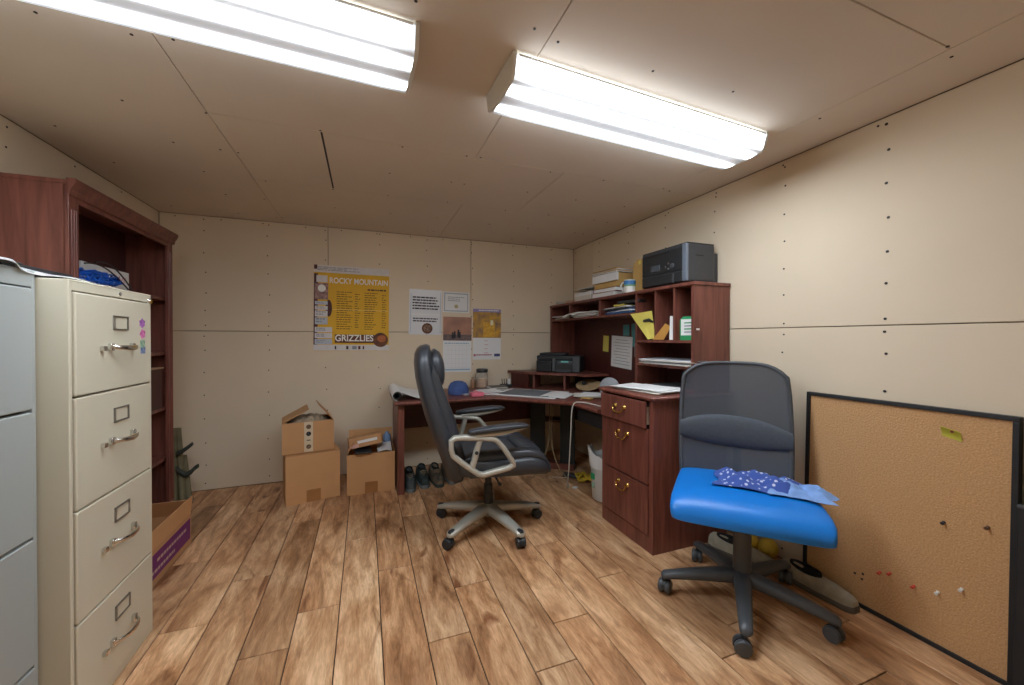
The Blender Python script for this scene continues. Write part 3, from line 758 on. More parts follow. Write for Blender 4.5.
# stacks on the hutch top, far to near
HZ = z1
t = thing('card_box', 'low white card box left of the book pile on the hutch', 'box', (1.865, 2.96, HZ))
B((-.09, -.13, 0), (.09, .13, .06), .003).build('box_body', M_OFFW, t)
B((-.092, -.132, .045), (.092, .132, .075), .003).build('lid', M_PAPER, t)
tag(MB().sheet(lambda u, v: (.2*(u-.5), .22*(v-.5), .004+.016*v*v), 6, 6, .003).build('notebook', M_BLACKM, None, loc=(1.865, 2.98, HZ+.0755)), 'thin dark notebook on the low white card box', 'notebook')
tag(MB().sheet(lambda u, v: (.19*(u-.5), .2*(v-.5), .004+.01*u), 4, 4, .004).build('loose_paper', M_PAPER, None, loc=(1.85, 2.92, HZ+.0975)), 'white papers on the dark notebook on the hutch', 'paper')
def book(label, lo_x, y0_, y1_, z_, h, cover, depth=.2, rz=0.0, tilt=0.0):
    t = thing('book', label, 'book', (1.87, (y0_+y1_)/2, z_), rz, 'books and boxes piled on the hutch'); w2 = (y1_-y0_)/2
    t.rotation_euler = (tilt, 0, rz)
    B((-depth/2, -w2, 0), (depth/2, w2, .003), .001, segs=1).build('cover', cover, t); B((-depth/2, -w2, h-.003), (depth/2, w2, h), .001, segs=1).build('cover', cover, t)
    B((-depth/2+.004, -w2+.004, .003), (depth/2-.003, w2-.003, h-.003)).build('page_block', M_PAPER, t)
    B((-depth/2, w2-.003, 0), (depth/2, w2, h), .001, segs=1).build('spine', cover, t)
    return t
book('thick white-paged book at the bottom of the hutch pile', 0, 2.50, 2.80, HZ, .038, M_OFFW)
book('maroon book above the white-paged one in the hutch pile', 0, 2.49, 2.77, HZ+.039, .032, M_MAROON, rz=R(4))
t = thing('binder_box', 'tan open carton with a white label on the hutch book pile', 'box', (1.87, 2.63, HZ+.0715), R(3))
B((-.10, -.15, 0), (.10, .13, .035), .002).build('box_base', M_TANBOX, t)
B((-.106, -.16, .045), (-.085, .15, .108), .004).build('white_front', M_PAPER, t)
B((-.085, -.15, .035), (.10, .13, .105), .002).build('box_body', M_TANBOX, t)
sheets('paper_pile', 'loose papers topping the pile of books on the hutch', 'papers', (1.865, 2.62, HZ+.181), R(8), .2, .3, 5, [M_PAPER, M_TANBOX, M_PAPER], th=.006, spread=.015, seed=4)
t = thing('file_organizer', 'upright tan cardboard file holder next to the big printer', 'file holder', (1.915, 2.31, HZ))
for k, (yy, h, c) in enumerate(((.0, .235, M_TANBOX), (.025, .225, M_YEL), (.05, .24, M_TANBOX), (.075, .22, M_TANBOX))):
    B((-.09, yy-.08, 0), (.09, yy-.055, h), .002).build('folder', c, t)
B((-.095, -.085, 0), (-.088, .025, .20), .002).build('front_board', M_TANBOX, t)
t = thing('mug', 'white mug with a blue and green picture on the hutch', 'mug', (1.79, 2.33, HZ))
MB().lathe([(0, 0), (.034, 0), (.039, .004), (.041, .095), (.038, .095), (.036, .008), (0, .008)], 22).build('mug_body', M_WHITE, t, smooth=True)
MB().lathe([(.0412, .06), (.0416, .06), (.0420, .088), (.0412, .088)], 22).build('blue_band', mat('blue_glaze', (60, 120, 176), .3, var=.2, scale=40), t, smooth=True)
MB().lathe([(.0408, .048), (.0413, .048), (.0416, .0595), (.0410, .0595)], 22).build('green_band', mat('green_glaze', (120, 170, 120), .3, var=.2, scale=40), t, smooth=True)
MB().tube([(0, .038, .078), (0, .06, .082), (0, .074, .062), (0, .072, .04), (0, .056, .022), (0, .038, .022)], .0065, 8).xf(Matrix.Rotation(R(20), 4, 'Z')).build('handle', M_WHITE, t, smooth=True)
tag(MB().lathe([(0, 0), (.035, 0), (.05, .02), (.052, .028), (.045, .028), (.03, .008), (0, .008)], 18).build('dish', mat('pale_glass_dish', (190, 186, 172), .2, var=.04), None, smooth=True, loc=(1.82, 3.44, HZ)), 'small pale dish at the far end of the hutch top', 'dish')
tag(B((-.03, -.07, 0), (.03, .07, .03), .008).build('tape_dispenser', mat('pinkish_tan_plastic', (190, 150, 124), .5, var=.05), None, loc=(1.83, 3.25, HZ)), 'small tan object beside the dish on the hutch top', 'desk item')
# pigeonhole contents
sheets('paper_pile', 'loose papers in the farthest pigeonhole of the hutch', 'papers', (1.865, 3.33, 1.3285), 0, .2, .3, 5, [M_OFFW, M_PAPER, M_TANBOX], th=.006, seed=1)
sheets('paper_pile', 'white papers in the middle pigeonhole, spilling over its edge', 'papers', (1.85, 2.90, 1.3285), R(4), .23, .34, 7, [M_PAPER, M_OFFW], th=.006, seed=2)
t = tag(MB().sheet(lambda u, v: (-.02-.13*u, .2*(v-.5), .008 - .035*u*u+.012*math.sin(6*v)*u), 8, 8, .002).build('hanging_sheet', M_PAPER, None, loc=(1.81, 3.02, 1.37)), 'white sheet hanging forward out of the middle pigeonhole', 'paper')
sheets('folder_pile', 'blue folders in the pigeonhole under the mug', 'folders', (1.86, 2.43, 1.3285), R(-3), .22, .36, 6, [M_NAVY, M_NAVY, M_PAPER, M_NAVY, M_GPLA, M_PAPER], th=.009, seed=3)
tag(B((-.05, -.06, 0), (.05, .06, .014), .004).build('yellow_note_pad', M_YEL, None, loc=(1.785, 2.39, 1.384)), 'yellow note pad on the blue folders in the pigeonhole', 'note pad')
tag(B((-.05, -.10, 0), (.05, .10, .018), .003).build('stapler', M_BLACK, None, loc=(1.785, 2.29, 1.3995), rot=(0, 0, R(10))), 'black stapler lying at the front of the hutch pigeonhole', 'stapler')
# near section
def quad(name, label, cat, pts, m, th=.003):
    c = sum((Vector(p) for p in pts), Vector())/4
    P4 = [Vector(p)-c for p in pts]
    return tag(MB().sheet(lambda u, v: (P4[0]*(1-u)+P4[1]*u)*(1-v)+(P4[3]*(1-u)+P4[2]*u)*v, 2, 2, th).build(name, m, None, loc=c), label, cat)
quad('yellow_folder', 'large yellow folder tipped out of the near hutch shelf', 'folder', [(1.735, 2.07, 1.14), (1.715, 2.225, 1.315), (1.735, 2.035, 1.325), (1.76, 2.03, 1.15)], M_YEL, .004)
quad('manila_envelope', 'tan envelope leaning beside the yellow folder in the hutch', 'envelope', [(1.745, 2.04, 1.139), (1.75, 1.93, 1.24), (1.765, 1.895, 1.22), (1.765, 1.96, 1.139)], mat('manila', (202, 150, 72), .8, var=.04), .003)
tag(MB().tube([(0, 0, 0), (0, -.05, .006), (0, -.08, -.008)], [.012, .012, .006], 8).build('binder_clip', M_BLACK, None, smooth=True, loc=(1.738, 2.11, 1.262)), 'black clip on the yellow folder', 'clip')
quad('loose_paper', 'white paper standing next to the green carton in the hutch', 'paper', [(1.755, 1.90, 1.139), (1.765, 1.905, 1.285), (1.775, 1.862, 1.285), (1.765, 1.862, 1.139)], M_PAPER)
t = thing('drink_carton', 'green and white carton in the hutch by the end panel', 'carton', (1.80, 1.775, 1.1365), R(4))
M_GRN = mat('green_print', (44, 150, 92), .6, var=.08)
B((-.03, -.052, 0), (.03, .052, .125), .003).build('carton_body', M_PAPER, t)
B((-.0315, -.0535, 0), (.0315, .0535, .03), .003).build('green_base', M_GRN, t)
B((-.0315, -.0535, .03), (.0315, -.050, .122), .001).build('green_corner', M_GRN, t)
B((-.0315, .046, .03), (.0315, .0535, .122), .001).build('green_corner', M_GRN, t)
MB().prism([(-.03, .125), (.03, .125), (.006, .142), (-.006, .142)], -.05, .05, 'y').build('gable_top', M_GRN, t)
for k in range(4): B((-.0308, -.035, .045+.018*k), (-.0298, .022, .052+.018*k)).build('print_line', M_GRN if k % 2 else M_GINK, t)
sheets('paper_pile', 'messy white papers on the lowest near shelf of the hutch', 'papers', (1.84, 1.91, .9825), R(5), .22, .4, 8, [M_PAPER, M_OFFW, M_PAPER, M_GINK], th=.0045, spread=.025, seed=6)
# pinned papers on the hutch back
def pinned(name, label, y0_, y1_, z0_, z1_, m, x=2.005, lean=.0, lines=0):
    t = tag(B((-.0012, -(y1_-y0_)/2, -(z1_-z0_)/2), (.0, (y1_-y0_)/2, (z1_-z0_)/2)).build(name, m, None, loc=(x, (y0_+y1_)/2, (z0_+z1_)/2), rot=(lean, 0, 0)), label, 'note')
    for k in range(lines):
        zz = (z1_-z0_)*(.5-.12-.76*k/max(1, lines-1)); wd = (y1_-y0_)*(.40 if k % 3 else .30)
        B((-.0018, -wd, zz-.002), (-.0011, wd*.9, zz+.002)).build('print_line', M_GINK, t)
    return t
pinned('pinned_note', 'narrow yellow note on the hutch back', 2.905, 2.99, 1.03, 1.17, M_YEL, 2.009, R(4))
pinned('pinned_page', 'white printed page pinned to the hutch back', 2.58, 2.86, .90, 1.165, M_PAPER, 2.006, R(3), lines=9)
pinned('pinned_note', 'small square teal note on the hutch back above the printed page', 2.62, 2.70, 1.17, 1.26, M_TEAL, 2.0095)
pinned('pinned_note', 'long teal card on the hutch back beside the upright', 2.505, 2.59, 1.08, 1.265, M_TEAL, 2.009, R(-2))
pinned('pinned_page', 'small white page partly behind the upright on the hutch back', 2.44, 2.55, 1.0, 1.11, M_OFFW, 2.0085)

# ------------------------------------------------------------------ things on the desk
t = thing('paper_roll', 'large white sheet curling over the left end of the desk', 'paper', (.38, 3.19, DZ+.0015))
def roll(u, v):
    s = -.20 + .40*u
    if s > -.14: return (s, (v-.5)*.52, .002)
    a = (-.14 - s)/.025
    return (-.14 - .025*math.sin(a), (v-.5)*.52, .002 - .025 + .025*math.cos(a))
MB().sheet(lambda u, v: ((.20-.36*u), (v-.5)*.54+.02, .003+.066*max(0, u-.35)**1.6/.5+.004*math.sin(9*u+4*v)*u), 8, 4, .002).build('flat_sheet', M_PAPER, t, smooth=True)
MB().sheet(lambda u, v: (-.16-.035*math.sin(4.6*u), (v-.5)*.52, .036-.035*math.cos(4.6*u)), 18, 3, .002).build('rolled_end', M_PAPER, t, smooth=True)
MB().lathe([(.026, -.25), (.026, .255), (.021, .255), (.021, -.25)], 14).xf(Matrix.Translation((-.165, 0, .038)) @ Matrix.Rotation(R(90), 4, 'X')).build('dark_core', M_BLACK, t, smooth=True)
t = thing('baseball_cap', 'blue cloth cap lying on the desk behind the office chair', 'cap', (.715, 3.14, DZ), R(-30))
M_CAP = mat('blue_cap_cloth', (62, 84, 136), .85, var=.15, scale=30)
MB().rings([[Vector((r_*1.05*math.cos(2*math.pi*k/20), r_*math.sin(2*math.pi*k/20), z_)) for k in range(20)] for r_, z_ in ((.078, .002), (.082, .03), (.076, .065), (.06, .092), (.034, .106), (.004, .11))]).build('crown', M_CAP, t, smooth=True)
MB().sheet(lambda u, v: ((.05+.085*u)*math.cos((v-.5)*1.9), (.05+.085*u)*1.0*math.sin((v-.5)*1.9), .012-.010*u*(1-abs(v-.5))), 5, 10, .004).build('brim', mat('patterned_brim', (200, 196, 196), .8, rgb2=(60, 50, 80), scale=60), t, smooth=True)
sheets('paper_pile', 'pink and white papers beside the blue cap on the desk', 'papers', (.97, 3.13, DZ+.0005), R(8), .16, .2, 5, [M_PAPER, M_PAPER, M_PINK], th=.004, seed=8)
tag(B((-.05, -.035, 0), (.05, .035, .03), .006).build('eraser_pad', M_PINK, None, loc=(.83, 2.985, DZ)), 'pink pad on the desk right of the blue cap', 'note pad')
t = thing('jar', 'clear jar with a black lid and orange contents by the back wall', 'jar', (1.01, 3.455, DZ))
MB().lathe([(0, 0), (.05, 0), (.055, .008), (.055, .13), (.048, .145), (.046, .145), (.052, .13), (.052, .01), (0, .006)], 22).build('glass', mat_glass('clear_plastic', (214, 206, 190), .3), t, smooth=True)
MB().lathe([(0, .008), (.050, .008), (.051, .075), (.03, .085), (0, .08)], 18).build('contents', mat('orange_snack', (206, 140, 88), .7, var=.25, scale=60), t, smooth=True)
MB().lathe([(0, .145), (.052, .145), (.054, .15), (.054, .172), (.05, .176), (0, .176)], 22).build('lid', M_BLACK, t, smooth=True)
tag(MB().lathe([(0, 0), (.02, 0), (.022, .004), (.022, .07), (.012, .085), (.012, .1), (0, .1)], 14).build('small_bottle', mat('amber_plastic', (150, 112, 84), .3, var=.08), None, smooth=True, loc=(.93, 3.48, DZ)), 'small brown bottle left of the jar on the desk', 'bottle')
sheets('paper_pile', 'flat papers and envelopes in front of the jar on the desk', 'papers', (1.13, 3.33, DZ+.0005), R(-5), .16, .13, 5, [M_OFFW, M_GPLA, M_PAPER], th=.005, seed=9)
t = thing('pen_tray', 'dark pen tray with a white cup next to the riser on the desk', 'pen tray', (1.245, 3.455, DZ), R(0))
B((-.05, -.04, 0), (.05, .04, .025), .005).build('tray', M_BLACK, t)
MB().lathe([(0, .025), (.014, .025), (.015, .07), (0, .07)], 12).build('white_cup', M_PAPER, t, smooth=True, loc=(.03, 0, 0))
for k in range(3): MB().tube([(-.035+.02*k, 0, .025), (-.038+.022*k, .01, .075)], .004, 6).build('pen', M_BLACKM, t)
t = thing('desk_pad', 'grey desk pad with white borders in the desk corner', 'desk pad', (1.285, 2.955, DZ), R(-45))
B((-.27, -.20, 0), (.27, .20, .006), .002).build('white_border', M_PAPER, t)
B((-.225, -.165, .006), (.20, .16, .0085), .001).build('grey_pad', mat('grey_blotter', (112, 116, 120), .7, var=.06), t)
MB().sheet(lambda u, v: (.14+.2*u, -.17+.28*v, .0105+.006*math.sin(5*u)), 6, 4, .002).build('loose_page', M_PAPER, t)
sheets('paper_pile', 'white papers spread between the desk pad and the pedestal', 'papers', (1.68, 2.63, DZ+.0005), R(-35), .24, .2, 5, [M_PAPER, M_OFFW], th=.0035, spread=.04, seed=11)
t = thing('round_tray', 'tan round tray leaning under the riser shelf', 'tray', (1.83, 2.95, DZ), R(-48))
MB().lathe([(0, 0), (.105, 0), (.11, .006), (.105, .012), (0, .010)], 28).xf(Matrix.Translation((0, 0, .045)) @ Matrix.Rotation(R(20), 4, 'X')).build('tray_disc', mat('tan_wicker', (168, 142, 104), .8, var=.1, scale=40), t, smooth=True)
MB().lathe([(0, -.02), (.014, -.017), (.02, 0), (.014, .017), (0, .02)], 12).build('dark_knob', M_BLACK, t, smooth=True, loc=(-.03, -.03, .07))
t = thing('desk_fan', 'small grey round desk fan beside the pedestal', 'fan', (1.66, 2.39, DZ), R(-50))
MB().lathe([(0, 0), (.035, 0), (.035, .01), (.01, .016), (.01, .08), (0, .08)], 16).build('stand', M_GPLA, t, smooth=True)
MB().lathe([(0, -.02), (.05, -.018), (.072, -.006), (.074, .006), (.05, .016), (0, .018)], 26).xf(Matrix.Translation((0, 0, .10)) @ Matrix.Rotation(R(82), 4, 'X')).build('fan_head', mat('grey_fan_plastic', (134, 136, 138), .45, var=.05), t, smooth=True)
tag(MB().tube([(0, 0, .006), (.03, .04, .007), (.07, .03, .006), (.09, -.02, .008), (.05, -.04, .012), (.02, -.01, .014)], .005, 6).build('cord_loop', mat('yellow_tan_cord', (196, 160, 90), .6, var=.1), None, smooth=True, loc=(1.50, 2.52, DZ)), 'short tan cord loop on the desk before the fan', 'cord')
# papers on the pedestal
sheets('paper_pile', 'papers with a pale blue sheet on top of the drawer pedestal', 'papers', (1.60, 1.88, PH+.0005), R(12), .24, .34, 6, [M_PAPER, M_OFFW, M_PAPER, M_PBLUE, M_PAPER], th=.003, spread=.03, seed=12)
tag(B((-.02, -.03, 0), (.02, .03, .018), .005).build('red_clip', mat('red_plastic', (188, 44, 52), .45, var=.06), None, loc=(1.70, 1.69, PH)), 'small red clip at the edge of the pedestal top', 'clip')
tag(B((-.10, -.12, 0), (.10, .10, .012), .003).build('black_folder', M_GPLA, None, loc=(1.85, 1.95, PH+.002)), 'dark folder behind the papers on the pedestal top', 'folder')

# ------------------------------------------------------------------ below the desk
t = thing('waste_bin', 'white plastic bin with a liner bag under the desk', 'bin', (1.615, 2.375, 0))
MB().lathe([(0, 0), (.088, 0), (.092, .005), (.105, .27), (.108, .275), (.108, .285), (.102, .285), (.088, .01), (0, .01)], 26).build('bin_body', M_WHITE, t, smooth=True)
def bag(u, v):
    a = 2*math.pi*u; r_ = .108+.01*v+.012*math.sin(5*a)*v
    return (r_*math.cos(a), r_*math.sin(a), .23 + .07*v + .08*max(0, math.cos(a-2.6))**2*v + .015*math.sin(7*a)*v)
MB().sheet(bag, 40, 5, .0015).build('liner_bag', mat('translucent_white_bag', (226, 228, 226), .3, var=.03), t, smooth=True)
B((-.1115, -.02, .15), (-.1, .02, .19), .004).build('green_logo', M_GRN, t)
B((-.108, -.015, .09), (-.097, .012, .12), .004).build('green_logo', mat('pale_green_print', (150, 186, 160), .6, var=.05), t)
mb = MB(); q_ = FL(584, 481)
mb.tube([(.11*math.cos(k*.9)*(.6+.4*math.sin(k)), .055*math.sin(k*1.1), .012+.014*(k % 4)) for k in range(26)], .010, 7)
tag(mb.build('yellow_strap', mat('yellow_strap_nylon', (222, 186, 40), .6, rgb2=(150, 120, 30), scale=24), None, smooth=True, loc=(q_.x+.0, q_.y-.0, 0), rot=(0, 0, R(-40))), 'tangled yellow and black strap on the floor beside the bin', 'strap')
tag(B((-.07, -.03, 0), (.07, .03, .03), .006).build('power_strip', M_BLACK, None, loc=(q_.x-.05, q_.y+.11, 0), rot=(0, 0, R(-45))), 'black power strip on the floor under the desk', 'power strip')
def cord(label, pts, r_, m, name='electric_cable'):
    P0 = [Vector(p) for p in pts]; out = []
    for i in range(len(P0)-1):
        a, b_ = P0[max(i-1, 0)], P0[min(i+2, len(P0)-1)]
        for s in range(6):
            u = s/6
            out.append(.5*((2*P0[i])+(-a+P0[i+1])*u+(2*a-5*P0[i]+4*P0[i+1]-b_)*u*u+(-a+3*P0[i]-3*P0[i+1]+b_)*u**3))
    out.append(P0[-1])
    return tag(MB().tube(out, r_, 6).build(name, m, None, smooth=True), label, 'cord')
M_WCORD = mat('white_cord', (206, 202, 190), .5, var=.04); M_TCORD = mat('tan_cord', (146, 126, 92), .6, var=.06)
cord('white cord looping over the desk edge down to the floor', [(1.47, 2.2, DZ+.005), (1.42, 2.36, DZ+.01), (1.375, 2.42, DZ-.02), (1.38, 2.46, .45), (1.40, 2.52, .2), (1.43, 2.6, .02), (1.48, 2.66, .006)], .0042, M_WCORD)
cord('tan cord hanging below the desk corner and bending left at the floor', [(1.43, 2.9, DZ-.03), (1.42, 2.88, .5), (1.40, 2.86, .3), (1.33, 2.86, .12), (1.25, 2.88, .01), (1.2, 2.95, .005)], .0038, M_TCORD)
cord('tan cord hanging below the desk corner and bending right at the floor', [(1.46, 2.91, DZ-.03), (1.44, 2.88, .5), (1.42, 2.84, .28), (1.46, 2.78, .1), (1.54, 2.72, .008), (1.62, 2.72, .005)], .0038, M_TCORD)
cord('thin white cord lying on the floor before the foot board', [FL(552, 477, .003), FL(566, 477.5, .003), FL(580, 477, .003), FL(594, 474, .003)], .0025, M_WCORD)
tag(B((-.02, -.015, 0), (.02, .012, .008), .002).build('paper_scrap', M_PAPER, None, loc=FL(575, 488), rot=(0, 0, R(20))), 'white paper scrap on the floor near the yellow strap', 'paper')

# ------------------------------------------------------------------ shoes
def shoe(name, label, loc, rz, L=.29, W=.0465, upper=None, sole=None, collar=None, low=False, laces=True, group=None):
    """local +x is the toe"""
    t = thing(name, label, 'shoe', loc, rz, group)
    def half_w(s):    # s 0 heel .. 1 toe
        return W*(.72 + .28*math.sin(math.pi*min(1, .15+s*.95)))*(1 if s < .9 else math.sqrt(max(.05, 1-((s-.9)/.115)**2)))*(1 if s > .06 else .8)
    st = [0, .03, .08, .2, .35, .5, .62, .74, .85, .93, .98, 1.0]
    MB().rings([[Vector(((s-.5)*L*1.02, y*half_w(s)*1.08, z)) for y, z in ((-.9, .0), (.9, .0), (1, .008), (1, .022), (.9, .026), (-.9, .026), (-1, .022), (-1, .008))] for s in st]).build('sole', sole, t, smooth=True)
    hh = [.07, .084, .09, .09, .086, .082, .072, .06, .052, .044, .034, .026] if not low else [.05, .058, .06, .056, .05, .05, .05, .047, .042, .036, .03, .026]
    rg = []
    for s, h in zip(st, hh):
        hw = half_w(s); r_ = []
        for k in range(14):
            a = math.pi*k/13
            r_.append(Vector(((s-.5)*L, hw*math.copysign(abs(math.cos(a))**.8, math.cos(a)), .022 + h*abs(math.sin(a))**.7)))
        rg.append(r_)
    MB().rings(rg).build('upper', upper, t, smooth=True)
    MB().rings([ring((-.17*L+.20*L*math.cos(a)*0, 0, z), (1, 0, 0), (0, 1, 0), .235*L*k_, W*.60*k_, 18, 2.2) for a, z, k_ in ((0, .055, .9), (0, .107 if low is False else .076, 1.0), (0, .120 if low is False else .086, .95), (0, .116 if low is False else .084, .8), (0, .10 if low is False else .074, .7))]).build('collar', collar, t, smooth=True)
    if laces:
        for k in range(4):
            x = .08*L + .055*L*k; z = .106 - .009*k
            MB().tube([(x, -W*.5, z-.012), (x+.006, 0, z), (x, W*.5, z-.012)], .0028, 6).build('lace', mat('shoe_lace', (150, 130, 100), .8, var=.1), t, smooth=True)
    return t
S_BLK = mat('dark_sneaker_mesh', (50, 66, 62), .75, rgb2=(24, 30, 30), scale=24); S_TAN = mat('tan_suede', (128, 106, 80), .85, rgb2=(44, 46, 44), scale=20)
S_SOLE = mat('grey_rubber', (104, 112, 112), .7, var=.1); S_COL = mat('black_lining', (22, 24, 26), .9, var=.1)
S_GRY = mat('grey_sneaker_cloth', (84, 92, 92), .8, rgb2=(50, 58, 58), scale=30)
shoe('sneaker', 'grey dark sneaker right next to the desk leg', (.322, 3.105, 0), R(-92), upper=S_GRY, sole=S_SOLE, collar=S_COL, group='shoes under the desk')
shoe('sneaker', 'dark green-black sneaker, second from the desk leg', (.427, 3.145, 0), R(-90), upper=S_BLK, sole=S_SOLE, collar=S_COL, group='shoes under the desk')
shoe('sneaker', 'dark sneaker with tan toe, third from the desk leg', (.533, 3.13, 0), R(-88), upper=S_TAN, sole=S_BLK, collar=S_COL, group='shoes under the desk')
shoe('sneaker', 'tan and grey sneaker under the desk partly behind the office chair', (.640, 3.155, 0), R(-87), upper=S_TAN, sole=S_SOLE, collar=S_COL, group='shoes under the desk')
S_LOAF = mat('grey_olive_canvas', (158, 152, 134), .85, var=.15, scale=30); S_LSOLE = mat('dark_loafer_sole', (92, 88, 80), .7, var=.1)
shoe('loafer', 'grey canvas loafer with its toe against the cork board', (1.918, 1.155, 0), R(-90), L=.30, W=.050, upper=S_LOAF, sole=S_LSOLE, collar=S_COL, low=True, laces=False, group='loafers')
shoe('loafer', 'grey canvas loafer behind the blue chair near the pedestal', (1.835, 1.475, 0), R(-72), L=.30, W=.050, upper=S_LOAF, sole=S_LSOLE, collar=S_COL, low=True, laces=False, group='loafers')
t = thing('respirator_mask', 'yellow cup-shaped plastic object on the floor behind the loafers', 'mask', (1.965, 1.46, 0), R(200))
M_YP = mat('yellow_plastic', (206, 176, 62), .5, var=.08)
MB().lathe([(.0, .052), (.02, .05), (.04, .035), (.048, .0), (.044, .0), (.036, .03), (.0, .046)], 18).xf(Matrix.Translation((0, .035, .05)) @ Matrix.Rotation(R(70), 4, 'Y')).build('cup', M_YP, t, smooth=True)
MB().lathe([(.0, .052), (.02, .05), (.04, .035), (.048, .0), (.044, .0), (.036, .03), (.0, .046)], 18).xf(Matrix.Translation((0, -.055, .05)) @ Matrix.Rotation(R(75), 4, 'Y')).build('cup', M_YP, t, smooth=True)

# ------------------------------------------------------------------ office chairs
def star_base(t, ang0, rad, m_arm, m_cap, hub_h, hub_r, tip_h, caster_r, wide, tipcap):
    for k in range(5):
        a = R(ang0+72*k); d = Vector((math.cos(a), math.sin(a), 0)); n = Vector((-d.y, d.x, 0)); up = Vector((0, 0, 1))
        rg = []
        for q in range(9):
            s = q/8; x = .02 + (rad-.02)*s
            zc = hub_h + (tip_h-hub_h)*(s**1.5); hh = .030*(1-.5*s); ww = wide*(1-.38*s)
            rg.append(ring(d*x + up*zc, n, up, ww, hh, 12, 3.0))
        rg.append(ring(d*(rad+.012) + up*(tip_h-.004), n, up, wide*.35, .008, 12, 3.0))
        leg = MB().rings(rg).build('base_leg', m_arm, t, smooth=True)
        if tipcap:
            MB().rings([ring(d*(rad*.72+x) + up*(z_+tip_h+.006), n, up, w_, .007, 10, 2.6) for x, z_, w_ in ((0, .012, .008), (.02, .012, .015), (.06, .008, .014), (.09, .007, .017), (.10, .006, .010))]).build('tip_pad', M_BLACK, leg, smooth=True)
        # caster: stem, hood, two wheels
        sw = R(ang0+72*k+[20, -35, 60, 100, -20][k]); wd = Vector((math.cos(sw), math.sin(sw), 0)); wn = Vector((-wd.y, wd.x, 0))
        c = d*rad - wd*.012
        cs = MB()
        cs.tube([d*rad + up*(caster_r*1.5), d*rad + up*tip_h], .007, 8)
        hood = [c + wd*(caster_r*1.06*math.cos(b_)) + up*(caster_r+caster_r*1.06*math.sin(b_)) for b_ in [R(x) for x in range(-10, 200, 18)]]
        rg = [[p+wn*.006, p-wn*.006, p-wn*.006+(c+up*caster_r-p)*.25, p+wn*.006+(c+up*caster_r-p)*.25] for p in hood]
        cs.rings(rg)
        co = cs.build('caster', M_BLACK, t, smooth=True)
        for s in (-1, 1):
            wl = MB()
            prof = ((0, .004), (.6, .004), (.92, .005), (1.0, .009), (1.0, .018), (.9, .024), (.4, .026), (0, .026))
            wl.rings([[c + up*caster_r + wn*(s*o_) + (wd*math.cos(2*math.pi*j/18) + up*math.sin(2*math.pi*j/18))*max(caster_r*r_, .0003) for j in range(18)] for r_, o_ in prof])
            wl.build('wheel', M_GPLA if not tipcap else M_BLACK, co, smooth=True)
    MB().lathe([(0, hub_h-.045), (hub_r*.8, hub_h-.045), (hub_r, hub_h-.02), (hub_r, hub_h+.018), (hub_r*.75, hub_h+.03), (0, hub_h+.03)], 20).build('hub', m_arm, t, smooth=True)

# --- black executive chair, seen from its right side
t = thing('executive_chair', 'black leather executive chair with silver loop arms in front of the desk', 'chair', (.705, 2.28, 0), R(-6))
star_base(t, 4, .33, M_SILVER, M_BLACK, .112, .04,   .078, .029, .042, True)
MB().lathe([(.03, .13), (.03, .20), (.027, .20), (.027, .26), (.02, .26), (.02, .34), (0, .34)], 18).build('gas_lift', M_BLACK, t, smooth=True)
B((-.13, -.09, .325), (.13, .09, .362), .01).build('tilt_mechanism', M_BLACK, t)
MB().tube([(.02, -.09, .34), (.02, -.2, .335), (.02, -.235, .335)], [.006, .006, .011], 8).build('tilt_lever', M_BLACK, t, smooth=True)
# seat cushion
rg = []
for s, zt, zb, hw in ((-.215, .47, .39, .19), (-.20, .49, .37, .225), (-.12, .497, .358, .245), (0, .492, .355, .255), (.12, .494, .355, .262), (.19, .498, .355, .262), (.25, .49, .35, .255), (.30, .465, .345, .24), (.33, .43, .35, .215), (.34, .40, .365, .18)):
    rg.append(ring((s, 0, (zt+zb)/2), (0, 1, 0), (0, 0, 1), hw, (zt-zb)/2, 26, 3.4))
st_ = MB().rings(rg).build('seat', M_LEATHER, t, smooth=True)
for s in (-1, 1):   # rolled side bolsters and the front pad
    MB().rings([ring((x, s*.2, z_), (0, 1, 0), (0, 0, 1), .042, h_, 14, 2.3) for x, z_, h_ in ((-.17, .485, .01), (-.12, .49, .028), (.05, .488, .032), (.19, .49, .032), (.26, .476, .03), (.295, .45, .02), (.305, .43, .006))]).build('bolster', M_LEATHER, st_, smooth=True)
MB().rings([ring((.225, y, .485), (1, 0, -.25), (.25, 0, 1), .075*k_, .028*k_, 16, 2.4) for y, k_ in ((-.16, .3), (-.15, .8), (-.11, 1), (0, 1.05), (.11, 1), (.15, .8), (.16, .3))]).build('front_pad', M_LEATHER, st_, smooth=True)
# backrest shell
def back_c(z):
    pts = [(.36, -.205), (.45, -.225), (.55, -.262), (.65, -.300), (.75, -.335), (.85, -.362), (.95, -.385), (1.05, -.395), (1.12, -.385)]
    for (a, xa), (b_, xb) in zip(pts, pts[1:]):
        if z <= b_: return xa + (xb-xa)*(z-a)/(b_-a)
    return pts[-1][1]
rg = []
for z, hw, th in ((.335, .12, .02), (.345, .18, .04), (.38, .215, .055), (.48, .24, .06), (.6, .252, .06), (.72, .255, .058), (.84, .248, .055), (.94, .235, .052), (1.02, .22, .05), (1.07, .195, .045), (1.098, .155, .036), (1.11, .09, .02)):
    rg.append(ring((back_c(z), 0, z), (0, 1, 0), (1, 0, .25), hw, th, 26, 3.0))
bk = MB().rings(rg).build('backrest', M_LEATHER, t, smooth=True)
